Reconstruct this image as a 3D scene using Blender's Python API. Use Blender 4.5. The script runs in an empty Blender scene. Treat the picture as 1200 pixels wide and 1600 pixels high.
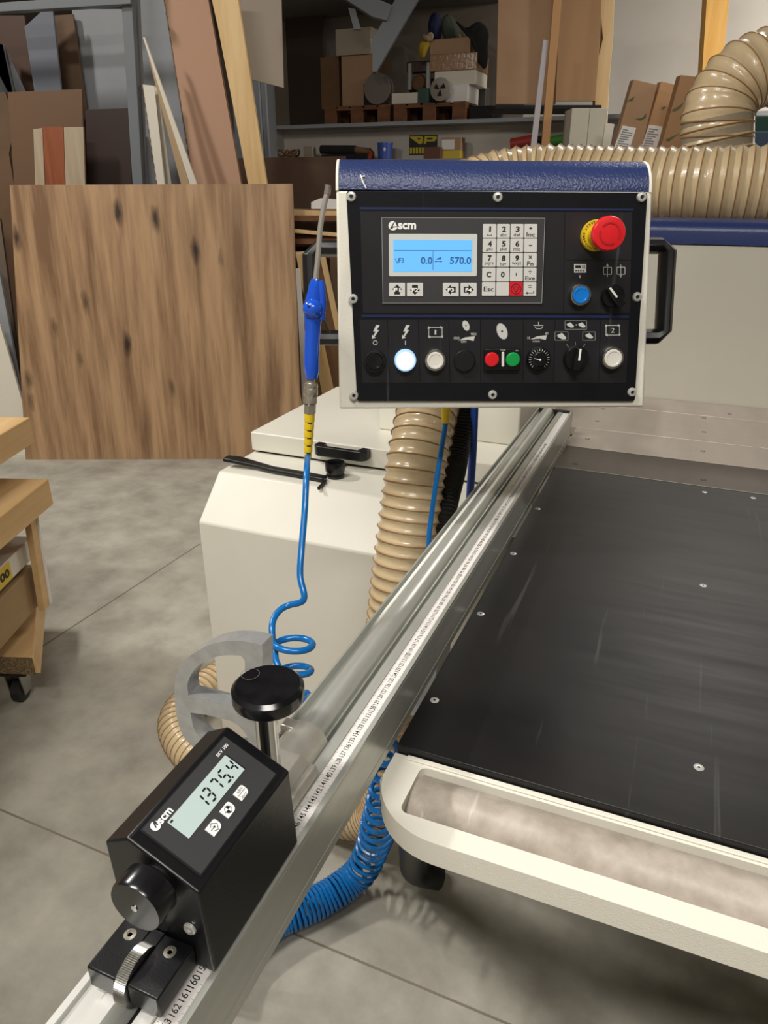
import bpy, bmesh, math, random
from mathutils import Vector, Matrix
random.seed(7)
PI = math.pi
col = bpy.context.scene.collection
sc = bpy.context.scene

# ---------------------------------------------------------------- camera
F, H = 1140.0, 1.43
PIT, YAW = math.radians(23.9), math.radians(22.4)
HD = Vector((-math.sin(YAW), math.cos(YAW), 0))
FWD = (HD * math.cos(PIT) - Vector((0, 0, 1)) * math.sin(PIT)).normalized()
RT = Vector((math.cos(YAW), math.sin(YAW), 0))
UP = RT.cross(FWD).normalized()
CP = Vector((0, 0, H))
cd = bpy.data.cameras.new('camera'); cam = bpy.data.objects.new('camera', cd); col.objects.link(cam)
cam.matrix_world = Matrix.Translation(CP) @ Matrix((RT, UP, -FWD)).transposed().to_4x4()
cd.sensor_fit = 'VERTICAL'; cd.sensor_height = 36; cd.lens = F / 1600 * 36; cd.clip_start = 0.02
sc.camera = cam
# ---------------------------------------------------------------- world, exposure, lamps
sc.view_settings.view_transform = 'Standard'; sc.view_settings.look = 'None'
sc.view_settings.exposure = 0.42; sc.view_settings.gamma = 1; sc.view_settings.use_curve_mapping = False
wd = bpy.data.worlds.new('hall_air'); sc.world = wd; wd.use_nodes = True
wd.node_tree.nodes['Background'].inputs[0].default_value = (0.9, 0.92, 1, 1)
wd.node_tree.nodes['Background'].inputs[1].default_value = 0.05

def lamp(name, loc, size, sizey, power, color=(1, .955, .89), rot=(0, 0, 0)):
    l = bpy.data.lights.new(name, 'AREA'); l.shape = 'RECTANGLE'; l.size = size; l.size_y = sizey
    l.energy = power; l.color = color
    o = bpy.data.objects.new(name, l); col.objects.link(o); o.location = loc; o.rotation_euler = rot
    return o
lamp('strip_light', (-1.3, -.6, 3.9), 1.3, .2, 62, rot=(.25, 0, .2))
lamp('strip_light', (.5, -.9, 3.2), 1.2, .2, 36, rot=(.55, 0, .35))
lamp('strip_light', (-3.9, 1.0, 3.9), .16, .7, 78, rot=(0, -.35, 0))
lamp('strip_light', (.55, 5.5, 4.1), 1.4, .3, 30, rot=(-.35, 0, 0))
lamp('strip_light', (2.7, 7.3, 3.5), 1.2, .2, 150, rot=(.5, .25, 0))

# ---------------------------------------------------------------- frames
def ray(x, y): return FWD + RT * ((x - 600) / F) + UP * ((800 - y) / F)
class FR:
    """a local frame: places measured image points on a plane of the frame"""
    def __init__(s, o, x, y, z):
        s.o = Vector(o); s.R = Matrix((Vector(x).normalized(), Vector(y).normalized(), Vector(z).normalized()))
        s.M = Matrix.Translation(s.o) @ s.R.transposed().to_4x4()
    def hit(s, px, py, ax, val):
        c = s.R @ (CP - s.o); d = s.R @ ray(px, py); i = 'xyz'.index(ax)
        return c + d * ((val - c[i]) / d[i])
    def world(s, p): return s.M @ Vector(p)
WF = FR((0, 0, 0), (1, 0, 0), (0, 1, 0), (0, 0, 1))
HF = FR((0, 0, 0), RT, HD, (0, 0, 1))            # frame of the racks at the left and back: x sideways, y away
def P(px, py, ax, val): return WF.hit(px, py, ax, val)
def fr_at(base, loc): return FR(loc, *base.R)

# ---------------------------------------------------------------- materials
def srgb(h):
    h = h.lstrip('#'); c = [int(h[i:i + 2], 16) / 255 for i in (0, 2, 4)]
    return tuple((x / 12.92 if x <= .04045 else ((x + .055) / 1.055) ** 2.4) for x in c) + (1,)
MC = {}
def mat(name, c, rough=.5, metal=0, c2=None, scale=(5, 5, 5), det=6, bump=0, bscale=400, trans=0, emit=0, coat=0,
        knots=0, lo=.35, hi=.65, scratch=0, alpha=1, spec=.5, fine=0):
    if name in MC: return MC[name]
    m = bpy.data.materials.new(name); m.use_nodes = True; MC[name] = m
    nt = m.node_tree; N = nt.nodes; L = nt.links; b = N['Principled BSDF']
    b.inputs['Base Color'].default_value = srgb(c); b.inputs['Roughness'].default_value = rough
    b.inputs['Metallic'].default_value = metal; b.inputs['Coat Weight'].default_value = coat
    b.inputs['Transmission Weight'].default_value = trans; b.inputs['Alpha'].default_value = alpha
    b.inputs['Specular IOR Level'].default_value = spec
    if emit:
        b.inputs['Emission Color'].default_value = srgb(c); b.inputs['Emission Strength'].default_value = emit
    tc = N.new('ShaderNodeTexCoord')
    last = None
    if c2:
        mp = N.new('ShaderNodeMapping'); mp.inputs['Scale'].default_value = scale; L.new(tc.outputs['Object'], mp.inputs[0])
        n = N.new('ShaderNodeTexNoise'); n.inputs['Scale'].default_value = 1; n.inputs['Detail'].default_value = det
        n.inputs['Roughness'].default_value = .6; L.new(mp.outputs[0], n.inputs['Vector'])
        r = N.new('ShaderNodeValToRGB'); r.color_ramp.elements[0].position = lo; r.color_ramp.elements[1].position = hi
        r.color_ramp.elements[0].color = srgb(c); r.color_ramp.elements[1].color = srgb(c2)
        L.new(n.outputs['Fac'], r.inputs[0]); last = r.outputs[0]
        if knots:
            mp2 = N.new('ShaderNodeMapping'); mp2.inputs['Scale'].default_value = (7, 7, 2.6)
            L.new(tc.outputs['Object'], mp2.inputs[0])
            nn = N.new('ShaderNodeTexNoise'); nn.inputs['Scale'].default_value = 6; L.new(mp2.outputs[0], nn.inputs['Vector'])
            ad = N.new('ShaderNodeMixRGB'); ad.inputs[0].default_value = .12; L.new(mp2.outputs[0], ad.inputs[1]); L.new(nn.outputs['Color'], ad.inputs[2])
            v = N.new('ShaderNodeTexVoronoi'); v.inputs['Scale'].default_value = 1.0; L.new(ad.outputs[0], v.inputs['Vector'])
            r2 = N.new('ShaderNodeValToRGB'); r2.color_ramp.elements[0].position = .05; r2.color_ramp.elements[1].position = .19
            r2.color_ramp.elements[0].color = srgb('#3a2d24'); r2.color_ramp.elements[1].color = (1, 1, 1, 1)
            L.new(v.outputs['Distance'], r2.inputs[0])
            mx = N.new('ShaderNodeMixRGB'); mx.blend_type = 'MULTIPLY'; mx.inputs[0].default_value = knots
            L.new(last, mx.inputs[1]); L.new(r2.outputs[0], mx.inputs[2]); last = mx.outputs[0]
    if scratch:
        mp3 = N.new('ShaderNodeMapping'); mp3.inputs['Rotation'].default_value = (0, 0, .5); mp3.inputs['Scale'].default_value = (60, 2.2, 20)
        L.new(tc.outputs['Object'], mp3.inputs[0])
        n3 = N.new('ShaderNodeTexNoise'); n3.inputs['Scale'].default_value = 1.5; n3.inputs['Detail'].default_value = 3; L.new(mp3.outputs[0], n3.inputs['Vector'])
        r3 = N.new('ShaderNodeValToRGB'); r3.color_ramp.elements[0].position = .66; r3.color_ramp.elements[1].position = .74
        r3.color_ramp.elements[0].color = (0, 0, 0, 1); r3.color_ramp.elements[1].color = (scratch,) * 3 + (1,)
        L.new(n3.outputs['Fac'], r3.inputs[0])
        mx = N.new('ShaderNodeMixRGB'); mx.blend_type = 'ADD'; mx.inputs[0].default_value = 1
        if last: L.new(last, mx.inputs[1])
        else: mx.inputs[1].default_value = srgb(c)
        L.new(r3.outputs[0], mx.inputs[2]); last = mx.outputs[0]
    if last: L.new(last, b.inputs['Base Color'])
    if bump:
        n2 = N.new('ShaderNodeTexNoise'); n2.inputs['Scale'].default_value = bscale; n2.inputs['Detail'].default_value = 3
        L.new(tc.outputs['Object'], n2.inputs['Vector'])
        bp = N.new('ShaderNodeBump'); bp.inputs['Strength'].default_value = bump; bp.inputs['Distance'].default_value = .002
        L.new(n2.outputs['Fac'], bp.inputs['Height']); L.new(bp.outputs[0], b.inputs['Normal'])
    if fine:   # streaks in the gloss
        mp4 = N.new('ShaderNodeMapping'); mp4.inputs['Scale'].default_value = (6, 60, 60) if fine > 0 else (90, 4, 40); L.new(tc.outputs['Object'], mp4.inputs[0])
        n4 = N.new('ShaderNodeTexNoise'); n4.inputs['Scale'].default_value = 1; n4.inputs['Detail'].default_value = 4; L.new(mp4.outputs[0], n4.inputs['Vector'])
        mr = N.new('ShaderNodeMapRange'); mr.inputs['To Min'].default_value = rough - abs(fine); mr.inputs['To Max'].default_value = rough + abs(fine)
        L.new(n4.outputs['Fac'], mr.inputs['Value']); L.new(mr.outputs[0], b.inputs['Roughness'])
    return m

WHITE = mat('white_powder_coat', '#e6e3d6', .42, bump=.25, bscale=900)
WHITE2 = mat('white_sheet_metal', '#e2e0d4', .35, c2='#dcd9cc', scale=(2, 2, 2))
GREYB = mat('grey_machine_paint', '#b9b5a8', .4, c2='#b0aca0', scale=(1.5, 1.5, 1.5))
BLUEL = mat('blue_grained_skin', '#2a3763', .33, bump=.55, bscale=330)
BLUEH = mat('blue_hood_paint', '#22305c', .35, bump=.2, bscale=200)
BLACKP = mat('gloss_black_plate', '#0a0c14', .3, scratch=.03)
MODUL = mat('charcoal_module_print', '#1c1c20', .38, scratch=.035)
KEYU = mat('charcoal_key_unit', '#39393b', .42)
NAVY = mat('navy_line_print', '#16244f', .4)
PRINT = mat('pale_print', '#c9c9c6', .5)
PRINTW = mat('white_print', '#f2f2ef', .5)
INK = mat('black_ink', '#141416', .5)
KEY = mat('light_grey_key', '#d2d2ce', .4)
KEYR = mat('red_key', '#d31827', .4)
BEZ = mat('pale_display_bezel', '#d0d3cf', .4)
LCD = mat('backlit_blue_display', '#62aef0', .3, emit=.36)
LCDT = mat('display_blue_ink', '#2c63a5', .5)
LCDG = mat('grey_liquid_crystal', '#b9cbc9', .22)
LCDK = mat('display_dark_digits', '#10151f', .4)
CHR = mat('chrome_metal', '#d8d8d6', .16, 1)
STEEL = mat('steel_metal', '#b4b3ae', .28, 1)
ALU = mat('brushed_aluminium', '#c9cac3', .3, .5, c2='#b9bbb3', scale=(40, 3, 40), fine=-.08)
ALUB = mat('bright_aluminium', '#dededa', .34, .35, c2='#cfcfc9', scale=(60, 3, 60))
ALUC = mat('cast_aluminium', '#c4c6c7', .34, .6, c2='#b2b4b5', scale=(60, 60, 60), bump=.08, bscale=500)
MILL = mat('milled_aluminium', '#d2cfc6', .32, .5, c2='#c3bfb4', scale=(30, 30, 30))
ZINC = mat('zinc_screw_metal', '#d6d6d2', .3, .5)
BLK = mat('black_plastic', '#111113', .4, bump=.06, bscale=700)
BLKS = mat('black_smooth_plastic', '#0d0d0f', .22, c2='#17171a', scale=(60, 60, 60))
BOXB = mat('black_satin_metal', '#0e0e11', .34, bump=.05, bscale=600)
RED = mat('red_plastic', '#d81f28', .3)
YEL = mat('yellow_plastic', '#d6b61e', .38)
GRN = mat('green_plastic', '#12984a', .3)
BLUEB = mat('blue_button_plastic', '#1177d0', .25)
WBUT = mat('white_button_plastic', '#dfdcd4', .3)
LIT = mat('lit_white_button', '#f8fbff', .3, emit=1.1)
LITR = mat('lit_button_rim', '#a3c6ee', .3, emit=.4)
GUNB = mat('blue_gloss_plastic', '#1b52c8', .16, coat=.4)
HOSEB = mat('blue_air_hose', '#0866ac', .24)
PIPEB = mat('blue_pipe_plastic', '#2a4fa8', .3)
NICK = mat('nickel_brass', '#b9b4a6', .26, .75)
NOZ = mat('nozzle_steel', '#cdc8be', .28, .65)
TABLE = mat('black_phenolic_table', '#131315', .4, c2='#1f1c1b', scale=(3, 3, 3), scratch=.03, fine=.07, spec=.32)
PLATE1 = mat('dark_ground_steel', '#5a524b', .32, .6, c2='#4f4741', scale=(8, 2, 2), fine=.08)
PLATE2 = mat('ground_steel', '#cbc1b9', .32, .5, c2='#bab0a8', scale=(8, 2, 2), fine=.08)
DARK = mat('dark_gap', '#070707', .8)
ROLL = mat('worn_roller_plastic', '#978d81', .42, c2='#b5aba0', scale=(30, 30, 30), scratch=.12, bump=.1, bscale=90, spec=.4)
RULER = mat('white_scale_tape', '#e3dfdb', .4)
PU = mat('beige_ribbed_hose', '#d9c39c', .28, trans=.22, alpha=.9, coat=.3, bump=.5, bscale=60)
PUW = mat('brown_hose_spiral', '#94714a', .35)
PUG = mat('clear_grey_cuff', '#a89f8b', .2, trans=.3, alpha=.8)
BLKH = mat('black_corrugated_hose', '#141210', .45)
CONC = mat('concrete_floor_slab', '#938f84', .55, c2='#b2aea2', scale=(6, 6, 6), det=14, bump=.12, bscale=120, fine=.1)
WALL = mat('white_wall_paint', '#d6d0c6', .7, c2='#cdc6bb', scale=(1, 1, 1))
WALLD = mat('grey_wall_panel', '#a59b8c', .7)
CEIL = mat('grey_ceiling_sheet', '#77736d', .8)
OAK = mat('knotty_oak_decor', '#7a5b40', .5, c2='#b2906c', scale=(15, 15, .42), det=10, knots=.92, lo=.34, hi=.6)
OAKL = mat('pale_oak', '#c39f6d', .5, c2='#d3b181', scale=(18, 1.2, 18), det=6)
OAKP = mat('pale_ash_decor', '#a3927a', .55, c2='#b3a38b', scale=(30, 30, 1.5))
MAHO = mat('red_mahogany_decor', '#7d4023', .5, c2='#9a5430', scale=(40, 40, 1.5))
PINE = mat('rough_pine', '#c9a268', .6, c2='#e2c390', scale=(14, 14, 1.1), det=7, lo=.3, hi=.6)
PINEY = mat('yellow_pine', '#d89c42', .55, c2='#e6b45e', scale=(18, 18, .9))
CARD = mat('brown_cardboard', '#a98768', .75, c2='#a17f60', scale=(3, 3, 3))
CARDD = mat('dark_cardboard', '#7a5a3c', .8, c2='#6c4e33', scale=(3, 3, 3))
WOODD = mat('dark_brown_board', '#2c1812', .5)
WOODM = mat('brown_chipboard', '#6b5038', .6, c2='#5d4530', scale=(3, 3, 3))
CHIP = mat('raw_chipboard_edge', '#8a7350', .85, c2='#4d3f2c', scale=(220, 220, 220), lo=.4, hi=.6)
GBRD = mat('blue_grey_board', '#686d78', .5)
GBRL = mat('light_grey_board', '#95979b', .5, c2='#8a8d92', scale=(2, 2, 2))
BEIGE = mat('beige_board', '#988a7b', .55)
WBRD = mat('white_board', '#d9d3c4', .5)
GSTL = mat('grey_painted_steel', '#6f7479', .4)
PALW = mat('pallet_wood', '#7a4d2c', .7, c2='#5f3b22', scale=(6, 20, 20))
WRAP = mat('crumpled_stretch_wrap', '#a89c8c', .15, bump=1, bscale=30, coat=.5)
PAPER = mat('white_paper', '#e4e2df', .5)
PLYB = mat('brown_paper_bundle', '#8f7554', .7, c2='#a1865f', scale=(4, 4, 4), bump=.4, bscale=40)
CLB = mat('navy_cloth', '#1d2547', .9); CLG = mat('grey_green_cloth', '#4c5348', .9)
CLK = mat('black_cloth', '#1a1719', .9); CLY = mat('yellow_cloth', '#9c8420', .9); CLP = mat('pale_glove_cloth', '#a9927a', .9)
GRNB = mat('dark_green_metal', '#24443a', .5); GRNL = mat('bright_green_plastic', '#3f7f2a', .5)
BROWNS = mat('dark_brown_sheet', '#5a4130', .7)
RUBB = mat('black_rubber', '#1b1b1c', .5)

# ---------------------------------------------------------------- mesh building
class MB:
    def __init__(s): s.v = []; s.f = []
    def add(s, vs, fs, M=None):
        n = len(s.v)
        for p in vs:
            p = Vector(p); s.v.append(M @ p if M is not None else p)
        s.f += [tuple(i + n for i in f) for f in fs]; return s
    def box(s, x0, x1, y0, y1, z0, z1):
        vs = [(x, y, z) for z in (z0, z1) for y in (y0, y1) for x in (x0, x1)]
        return s.hexa(vs)
    def hexa(s, vs):
        return s.add(vs, [(0, 2, 3, 1), (4, 5, 7, 6), (0, 1, 5, 4), (2, 6, 7, 3), (0, 4, 6, 2), (1, 3, 7, 5)])
    def prism(s, poly, ax, a0, a1):
        n = len(poly)
        def mk(p, a):
            if ax == 'y': return (p[0], a, p[1])
            if ax == 'x': return (a, p[0], p[1])
            return (p[0], p[1], a)
        vs = [mk(p, a0) for p in poly] + [mk(p, a1) for p in poly]
        return s.add(vs, [tuple(range(n)), tuple(range(2 * n - 1, n - 1, -1))] + [(i, i + n, (i + 1) % n + n, (i + 1) % n) for i in range(n)])
    def lathe(s, prof, o=(0, 0, 0), axis=(0, 0, 1), n=32):
        a = Vector(axis).normalized(); t = a.orthogonal().normalized(); b = a.cross(t); o = Vector(o)
        vs = []; fs = []
        for r, h in prof:
            for k in range(n):
                q = 2 * PI * k / n; vs.append(o + a * h + (t * math.cos(q) + b * math.sin(q)) * r)
        for i in range(len(prof) - 1):
            for k in range(n):
                k2 = (k + 1) % n; fs.append((i * n + k, i * n + k2, (i + 1) * n + k2, (i + 1) * n + k))
        fs.append(tuple(range(n))[::-1]); fs.append(tuple((len(prof) - 1) * n + k for k in range(n)))
        return s.add(vs, fs)
    def cyl(s, p0, p1, r, n=20, r1=None):
        p0 = Vector(p0); d = Vector(p1) - p0
        return s.lathe([(r, 0), (r if r1 is None else r1, d.length)], p0, d, n)
    def tube(s, pts, r, n=10, cap=True):
        pts = [Vector(p) for p in pts]; m = len(pts)
        T = [(pts[min(i + 1, m - 1)] - pts[max(i - 1, 0)]).normalized() for i in range(m)]
        nrm = T[0].orthogonal().normalized(); vs = []; fs = []
        for i in range(m):
            nrm = (nrm - T[i] * nrm.dot(T[i])).normalized(); b = T[i].cross(nrm)
            rr = r[i] if isinstance(r, (list, tuple)) else r
            for k in range(n):
                q = 2 * PI * k / n; vs.append(pts[i] + (nrm * math.cos(q) + b * math.sin(q)) * rr)
        for i in range(m - 1):
            for k in range(n):
                k2 = (k + 1) % n; fs.append((i * n + k, i * n + k2, (i + 1) * n + k2, (i + 1) * n + k))
        if cap: fs += [tuple(range(n))[::-1], tuple((m - 1) * n + k for k in range(n))]
        return s.add(vs, fs)
    def sphere(s, c, r, n=16, sq=(1, 1, 1)):
        prof = [(max(1e-4, math.sin(PI * i / n)) , -math.cos(PI * i / n)) for i in range(n + 1)]
        t = MB().lathe(prof, n=n * 2)
        return s.add([Vector((p.x * r * sq[0] + c[0], p.y * r * sq[1] + c[1], p.z * r * sq[2] + c[2])) for p in t.v], t.f)
    def build(s, name, m, parent=None, bevel=0, ang=35, seg=2):
        me = bpy.data.meshes.new(name); me.from_pydata([tuple(p) for p in s.v], [], s.f)
        bm = bmesh.new(); bm.from_mesh(me); bmesh.ops.recalc_face_normals(bm, faces=bm.faces); bm.to_mesh(me); bm.free()
        me.materials.append(m)
        for p in me.polygons: p.use_smooth = True
        me.set_sharp_from_angle(angle=math.radians(ang))
        o = bpy.data.objects.new(name, me); col.objects.link(o)
        if parent: o.parent = parent
        if bevel:
            b = o.modifiers.new('bevel', 'BEVEL'); b.width = bevel; b.segments = seg; b.limit_method = 'ANGLE'; b.angle_limit = math.radians(40)
            b.harden_normals = False
        return o
def plate(outer, holes, depth):
    """flat outline with holes, in x/y, thickness along +z"""
    cu = bpy.data.curves.new('t', 'CURVE'); cu.dimensions = '2D'; cu.fill_mode = 'BOTH'; cu.extrude = depth / 2
    for loop in [outer] + holes:
        sp = cu.splines.new('POLY'); sp.points.add(len(loop) - 1)
        for i, p in enumerate(loop): sp.points[i].co = (p[0], p[1], 0, 1)
        sp.use_cyclic_u = True
    o = bpy.data.objects.new('t', cu); col.objects.link(o)
    dg = bpy.context.evaluated_depsgraph_get(); dg.update()
    me = bpy.data.meshes.new_from_object(o.evaluated_get(dg))
    vs = [v.co + Vector((0, 0, depth / 2)) for v in me.vertices]; fs = [tuple(p.vertices) for p in me.polygons]
    bpy.data.objects.remove(o); bpy.data.curves.remove(cu); bpy.data.meshes.remove(me)
    return vs, fs
TX = {}
def text(st, h, w=None, bold=.0):
    """flat letters centred on the origin, h high"""
    k = (st, bold)
    if k not in TX:
        cu = bpy.data.curves.new('t', 'FONT'); cu.body = st; cu.size = 1; cu.offset = bold; cu.resolution_u = 3
        o = bpy.data.objects.new('t', cu); col.objects.link(o)
        dg = bpy.context.evaluated_depsgraph_get(); dg.update()
        me = bpy.data.meshes.new_from_object(o.evaluated_get(dg))
        TX[k] = ([v.co.copy() for v in me.vertices], [tuple(p.vertices) for p in me.polygons])
        bpy.data.objects.remove(o); bpy.data.curves.remove(cu); bpy.data.meshes.remove(me)
    vs, fs = TX[k]
    x0 = min(v.x for v in vs); x1 = max(v.x for v in vs); y0 = min(v.y for v in vs); y1 = max(v.y for v in vs)
    sy = h / (y1 - y0); sx = (w / (x1 - x0)) if w else sy
    return [Vector(((v.x - (x0 + x1) / 2) * sx, (v.y - (y0 + y1) / 2) * sy, 0)) for v in vs], fs
def T(x, y, z=0, rot=0): return Matrix.Translation((x, y, z)) @ Matrix.Rotation(rot, 4, 'Z')
def rrect(x0, x1, y0, y1, r, n=5):
    out = []
    for cx, cy, a in ((x1 - r, y1 - r, 0), (x0 + r, y1 - r, 90), (x0 + r, y0 + r, 180), (x1 - r, y0 + r, 270)):
        for k in range(n + 1):
            q = math.radians(a + 90 * k / n); out.append((cx + r * math.cos(q), cy + r * math.sin(q)))
    return out
def circle(x, y, r, n=24, a0=0): return [(x + r * math.cos(2 * PI * k / n + a0), y + r * math.sin(2 * PI * k / n + a0)) for k in range(n)]

def empty(name, label, cat, fr=None, loc=None, group=None):
    o = bpy.data.objects.new(name, None); col.objects.link(o); o.empty_display_size = .05
    if fr is not None: o.matrix_world = fr.M
    elif loc is not None: o.location = loc
    tag(o, label, cat, group); return o
def tag(o, label=None, cat=None, group=None, kind=None):
    if label: o['label'] = label
    if cat: o['category'] = cat
    if group: o['group'] = group
    if kind: o['kind'] = kind
    return o
def single(mb, name, m, label, cat, fr=None, group=None, bevel=0, **k):
    o = mb.build(name, m, None, bevel, **k)
    if fr is not None: o.matrix_world = fr.M
    return tag(o, label, cat, group)
def spline(pts, step):
    """Catmull-Rom through pts, resampled evenly"""
    pts = [Vector(p) for p in pts]; q = [pts[0] * 2 - pts[1]] + pts + [pts[-1] * 2 - pts[-2]]
    fine = []
    for i in range(1, len(q) - 2):
        for k in range(24):
            t = k / 24; a, b, c, d = q[i - 1], q[i], q[i + 1], q[i + 2]
            fine.append(.5 * ((2 * b) + (c - a) * t + (2 * a - 5 * b + 4 * c - d) * t * t + (3 * b - a - 3 * c + d) * t ** 3))
    fine.append(pts[-1]); out = [fine[0]]; acc = 0
    for a, b in zip(fine, fine[1:]):
        l = (b - a).length
        while acc + l >= step:
            f = (step - acc) / l; a = a + (b - a) * f; out.append(a.copy()); l = (b - a).length; acc = 0
        acc += l
    return out

# ================================================================ THE SETTING
def struct(mb, name, m, **k):
    o = mb.build(name, m, None, **k); o['kind'] = 'structure'; return o
fl = struct(MB().box(-8, 6, -4, 9.2, -.1, 0), 'floor', CONC)
jm = MB()
jy = P(506, 1443, 'z', 0).y; jy2 = P(730, 1530, 'z', 0).y
jm.hexa([(-3.2, jy + (jy - jy2) * 5 - .0025, -.001), (3, jy2 - .1 - .0025, -.001), (-3.2, jy + (jy - jy2) * 5 + .0025, -.001), (3, jy2 - .1 + .0025, -.001),
         (-3.2, jy + (jy - jy2) * 5 - .0025, .0006), (3, jy2 - .1 - .0025, .0006), (-3.2, jy + (jy - jy2) * 5 + .0025, .0006), (3, jy2 - .1 + .0025, .0006)])
a = P(312, 850, 'z', 0); b = P(97, 990, 'z', 0); dd = (b - a).normalized() * .003; nn = Vector((-dd.y, dd.x, 0)); b2 = b + (b - a) * .6
jm.hexa([a - nn, a + nn, b2 - nn, b2 + nn] + [p + Vector((0, 0, .0006)) for p in (a - nn, a + nn, b2 - nn, b2 + nn)])
jm.build('floor_joint', mat('joint_dirt', '#7b7265', .8), fl)
struct(MB().box(-8, 6, 9.0, 9.15, 0, 4.6), 'wall_back', WALL)
struct(MB().box(-8.15, -8, -4, 9.15, 0, 4.6), 'wall_left', WALLD)
struct(MB().box(6, 6.15, -4, 9.15, 0, 4.6), 'wall_right', WALL)
struct(MB().box(-8, 6, -4.15, -4, 0, 4.6), 'wall_front', WALL)
struct(MB().box(-8, 6, -4, 9.15, 4.6, 4.7), 'ceiling', CEIL)

struct(MB().box(-7.9, -2.05, 8.96, 8.998, 2.08, 4.59), 'wall_shade_sheet', mat('painted_wall_shade', '#7a7064', .8))  # added sheet; its dark colour stands in for shade on the back wall
struct(MB().box(-7.9, -2.3, 6.6, 8.95, 3.22, 3.30), 'mezzanine_deck', CEIL)
# back shelf, its niche and the beam that carries on to the right
SZ = 2.07; SY = 8.0
NX = P(422, 220, 'y', SY).x
NB = P(444, 220, 'x', NX).y
t = struct(MB().box(NX, -.35, SY, 9.0, SZ - .035, SZ), 'shelf', GBRL)
t2 = struct(MB().box(NX, 3.2, NB, NB + .05, .8, SZ - .035), 'shelf_back_panel', WALL)
struct(MB().box(NX - .03, NX, SY, NB + .05, .8, SZ - .035), 'shelf_side_panel', WALL)
BZ = P(600, 246, 'y', SY).z
struct(MB().box(NX, 3.2, SY - .05, NB, BZ - .06, BZ - .02), 'bench_shelf', GBRL)
struct(MB().box(-.35, 5.9, 8.45, 9.0, SZ - .06, SZ + .02), 'wall_ledge', GBRL)
# steel brace and beams of the mezzanine
def poly_w(px, w, th, fr=HF): return [tuple(fr.hit(x, y, 'y', w).xz) for x, y in px]
def slab(px, w, th, name, m, label, cat, group=None, bevel=0, parent=None):
    """board standing at distance w: outline from measured points, real thickness away from the viewer"""
    pl = poly_w(px, w, th); x0 = sum(p[0] for p in pl) / len(pl); z0 = min(p[1] for p in pl)
    f = FR(HF.world((x0, w, z0)), *HF.R)
    mb = MB().prism([(p[0] - x0, p[1] - z0) for p in pl], 'y', 0, th)
    return single(mb, name, m, label, cat, f, group, bevel)
o = empty('roof_brace', 'grey painted diagonal steel brace and beam above the pallets', 'steel brace', fr_at(HF, HF.world((0, 8.3, 2.9))))
for nm, px in (('brace', [(626, -16), (662, -16), (612, 70), (588, 112), (582, 112), (582, 62)]),
               ('beam', [(520, -12), (560, -12), (612, 10), (604, 34), (582, 28)]),
               ('strut', [(544, 12), (555, 14), (564, 46), (553, 46)])):
    pl = [HF.hit(x, y, 'y', 8.3) for x, y in px]
    MB().prism([(p.x, p.z - 2.9) for p in pl], 'y', -.06 if nm == 'beam' else 0, .05 if nm != 'brace' else .16).build(nm, GSTL, o)

# ================================================================ CROSSCUT FENCE with its scale
ZR, ZB = .956, .893
XL, XR = -.302, -.222
YN, YF, YE = 0.02, 1.69, .262      # near end, far end, joint of the extension
fence = empty('crosscut_fence', 'long ribbed aluminium fence rail with printed centimetre scale beside the black table', 'fence rail', loc=(-.262, .9, ZB))
fo = Vector((-.262, .9, ZB))
def rel(poly): return [(p[0] - fo.x, p[1] - fo.z) for p in poly]
ridge = [(-.279 - .0145 * math.cos(q), .9455 + .0145 * math.sin(q)) for q in [PI * k / 14 for k in range(15)]]
prof = [(XL, ZB), (XL, ZR), (XL + .0025, ZR), (XL + .0025, .9475), (-.2955, .9455)] + ridge + [(-.2625, .9455), (-.2625, .928), (-.2565, .928), (-.2565, .949), (-.2546, .9515), (-.2546, ZB)]
pside = [(-.2544, ZB), (-.2544, .9515), (-.2445, .9515), (-.2445, .9495), (-.2275, .9495), (-.2275, .9545), (-.2265, ZR), (XR, ZR), (XR, ZR - .004), (XR - .0008, ZR - .0045), (XR, ZR - .005), (XR, ZB + .012), (XR - .001, ZB + .011), (XR, ZB + .010), (XR, ZB)]
MB().prism(rel(prof), 'y', YE - fo.y, YF - fo.y).build('rail', ALU, fence)
MB().prism(rel(pside), 'y', YN - fo.y, YF - fo.y).build('scale_rail', ALU, fence)
prof2 = [(XL - .001, ZB), (XL - .001, ZR), (XL + .004, ZR), (XL + .004, .951), (XL + .006, .953), (XL + .022, .953), (XL + .022, .958), (XL + .031, .958), (XL + .034, .950),
         (XL + .034, .930), (-.2556, .930), (-.2556, .9525), (-.2546, .9525), (-.2546, ZB)]
MB().prism(rel(prof2), 'y', YN - fo.y, YE - .001 - fo.y).build('extension_rail', ALUB, fence)
MB().box(-.2543 - fo.x, -.2446 - fo.x, YN - fo.y, YE - fo.y, .9515 - fo.z, .9535 - fo.z).build('extension_lip', ALUB, fence)
MB().box(XL + .034 - fo.x, -.2556 - fo.x, YN - fo.y, YE - .002 - fo.y, .930 - fo.z, .934 - fo.z).build('slot_liner', BLK, fence)
mb = MB()   # end cap
mb.box(XL - fo.x, XR - fo.x, YF - fo.y, YF + .006 - fo.y, ZB - fo.z, ZR - fo.z); mb.build('end_cap', BLK, fence, .001)
tz = .9499
MB().box(-.2442 - fo.x, -.2278 - fo.x, YN - fo.y, YF - fo.y, .9495 - fo.z, tz - fo.z).build('scale_tape', RULER, fence)
tk = MB(); nb = MB(); tzz = tz - fo.z + .00015
def ymark(s): return .444 + (140 - s) * .01
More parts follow.
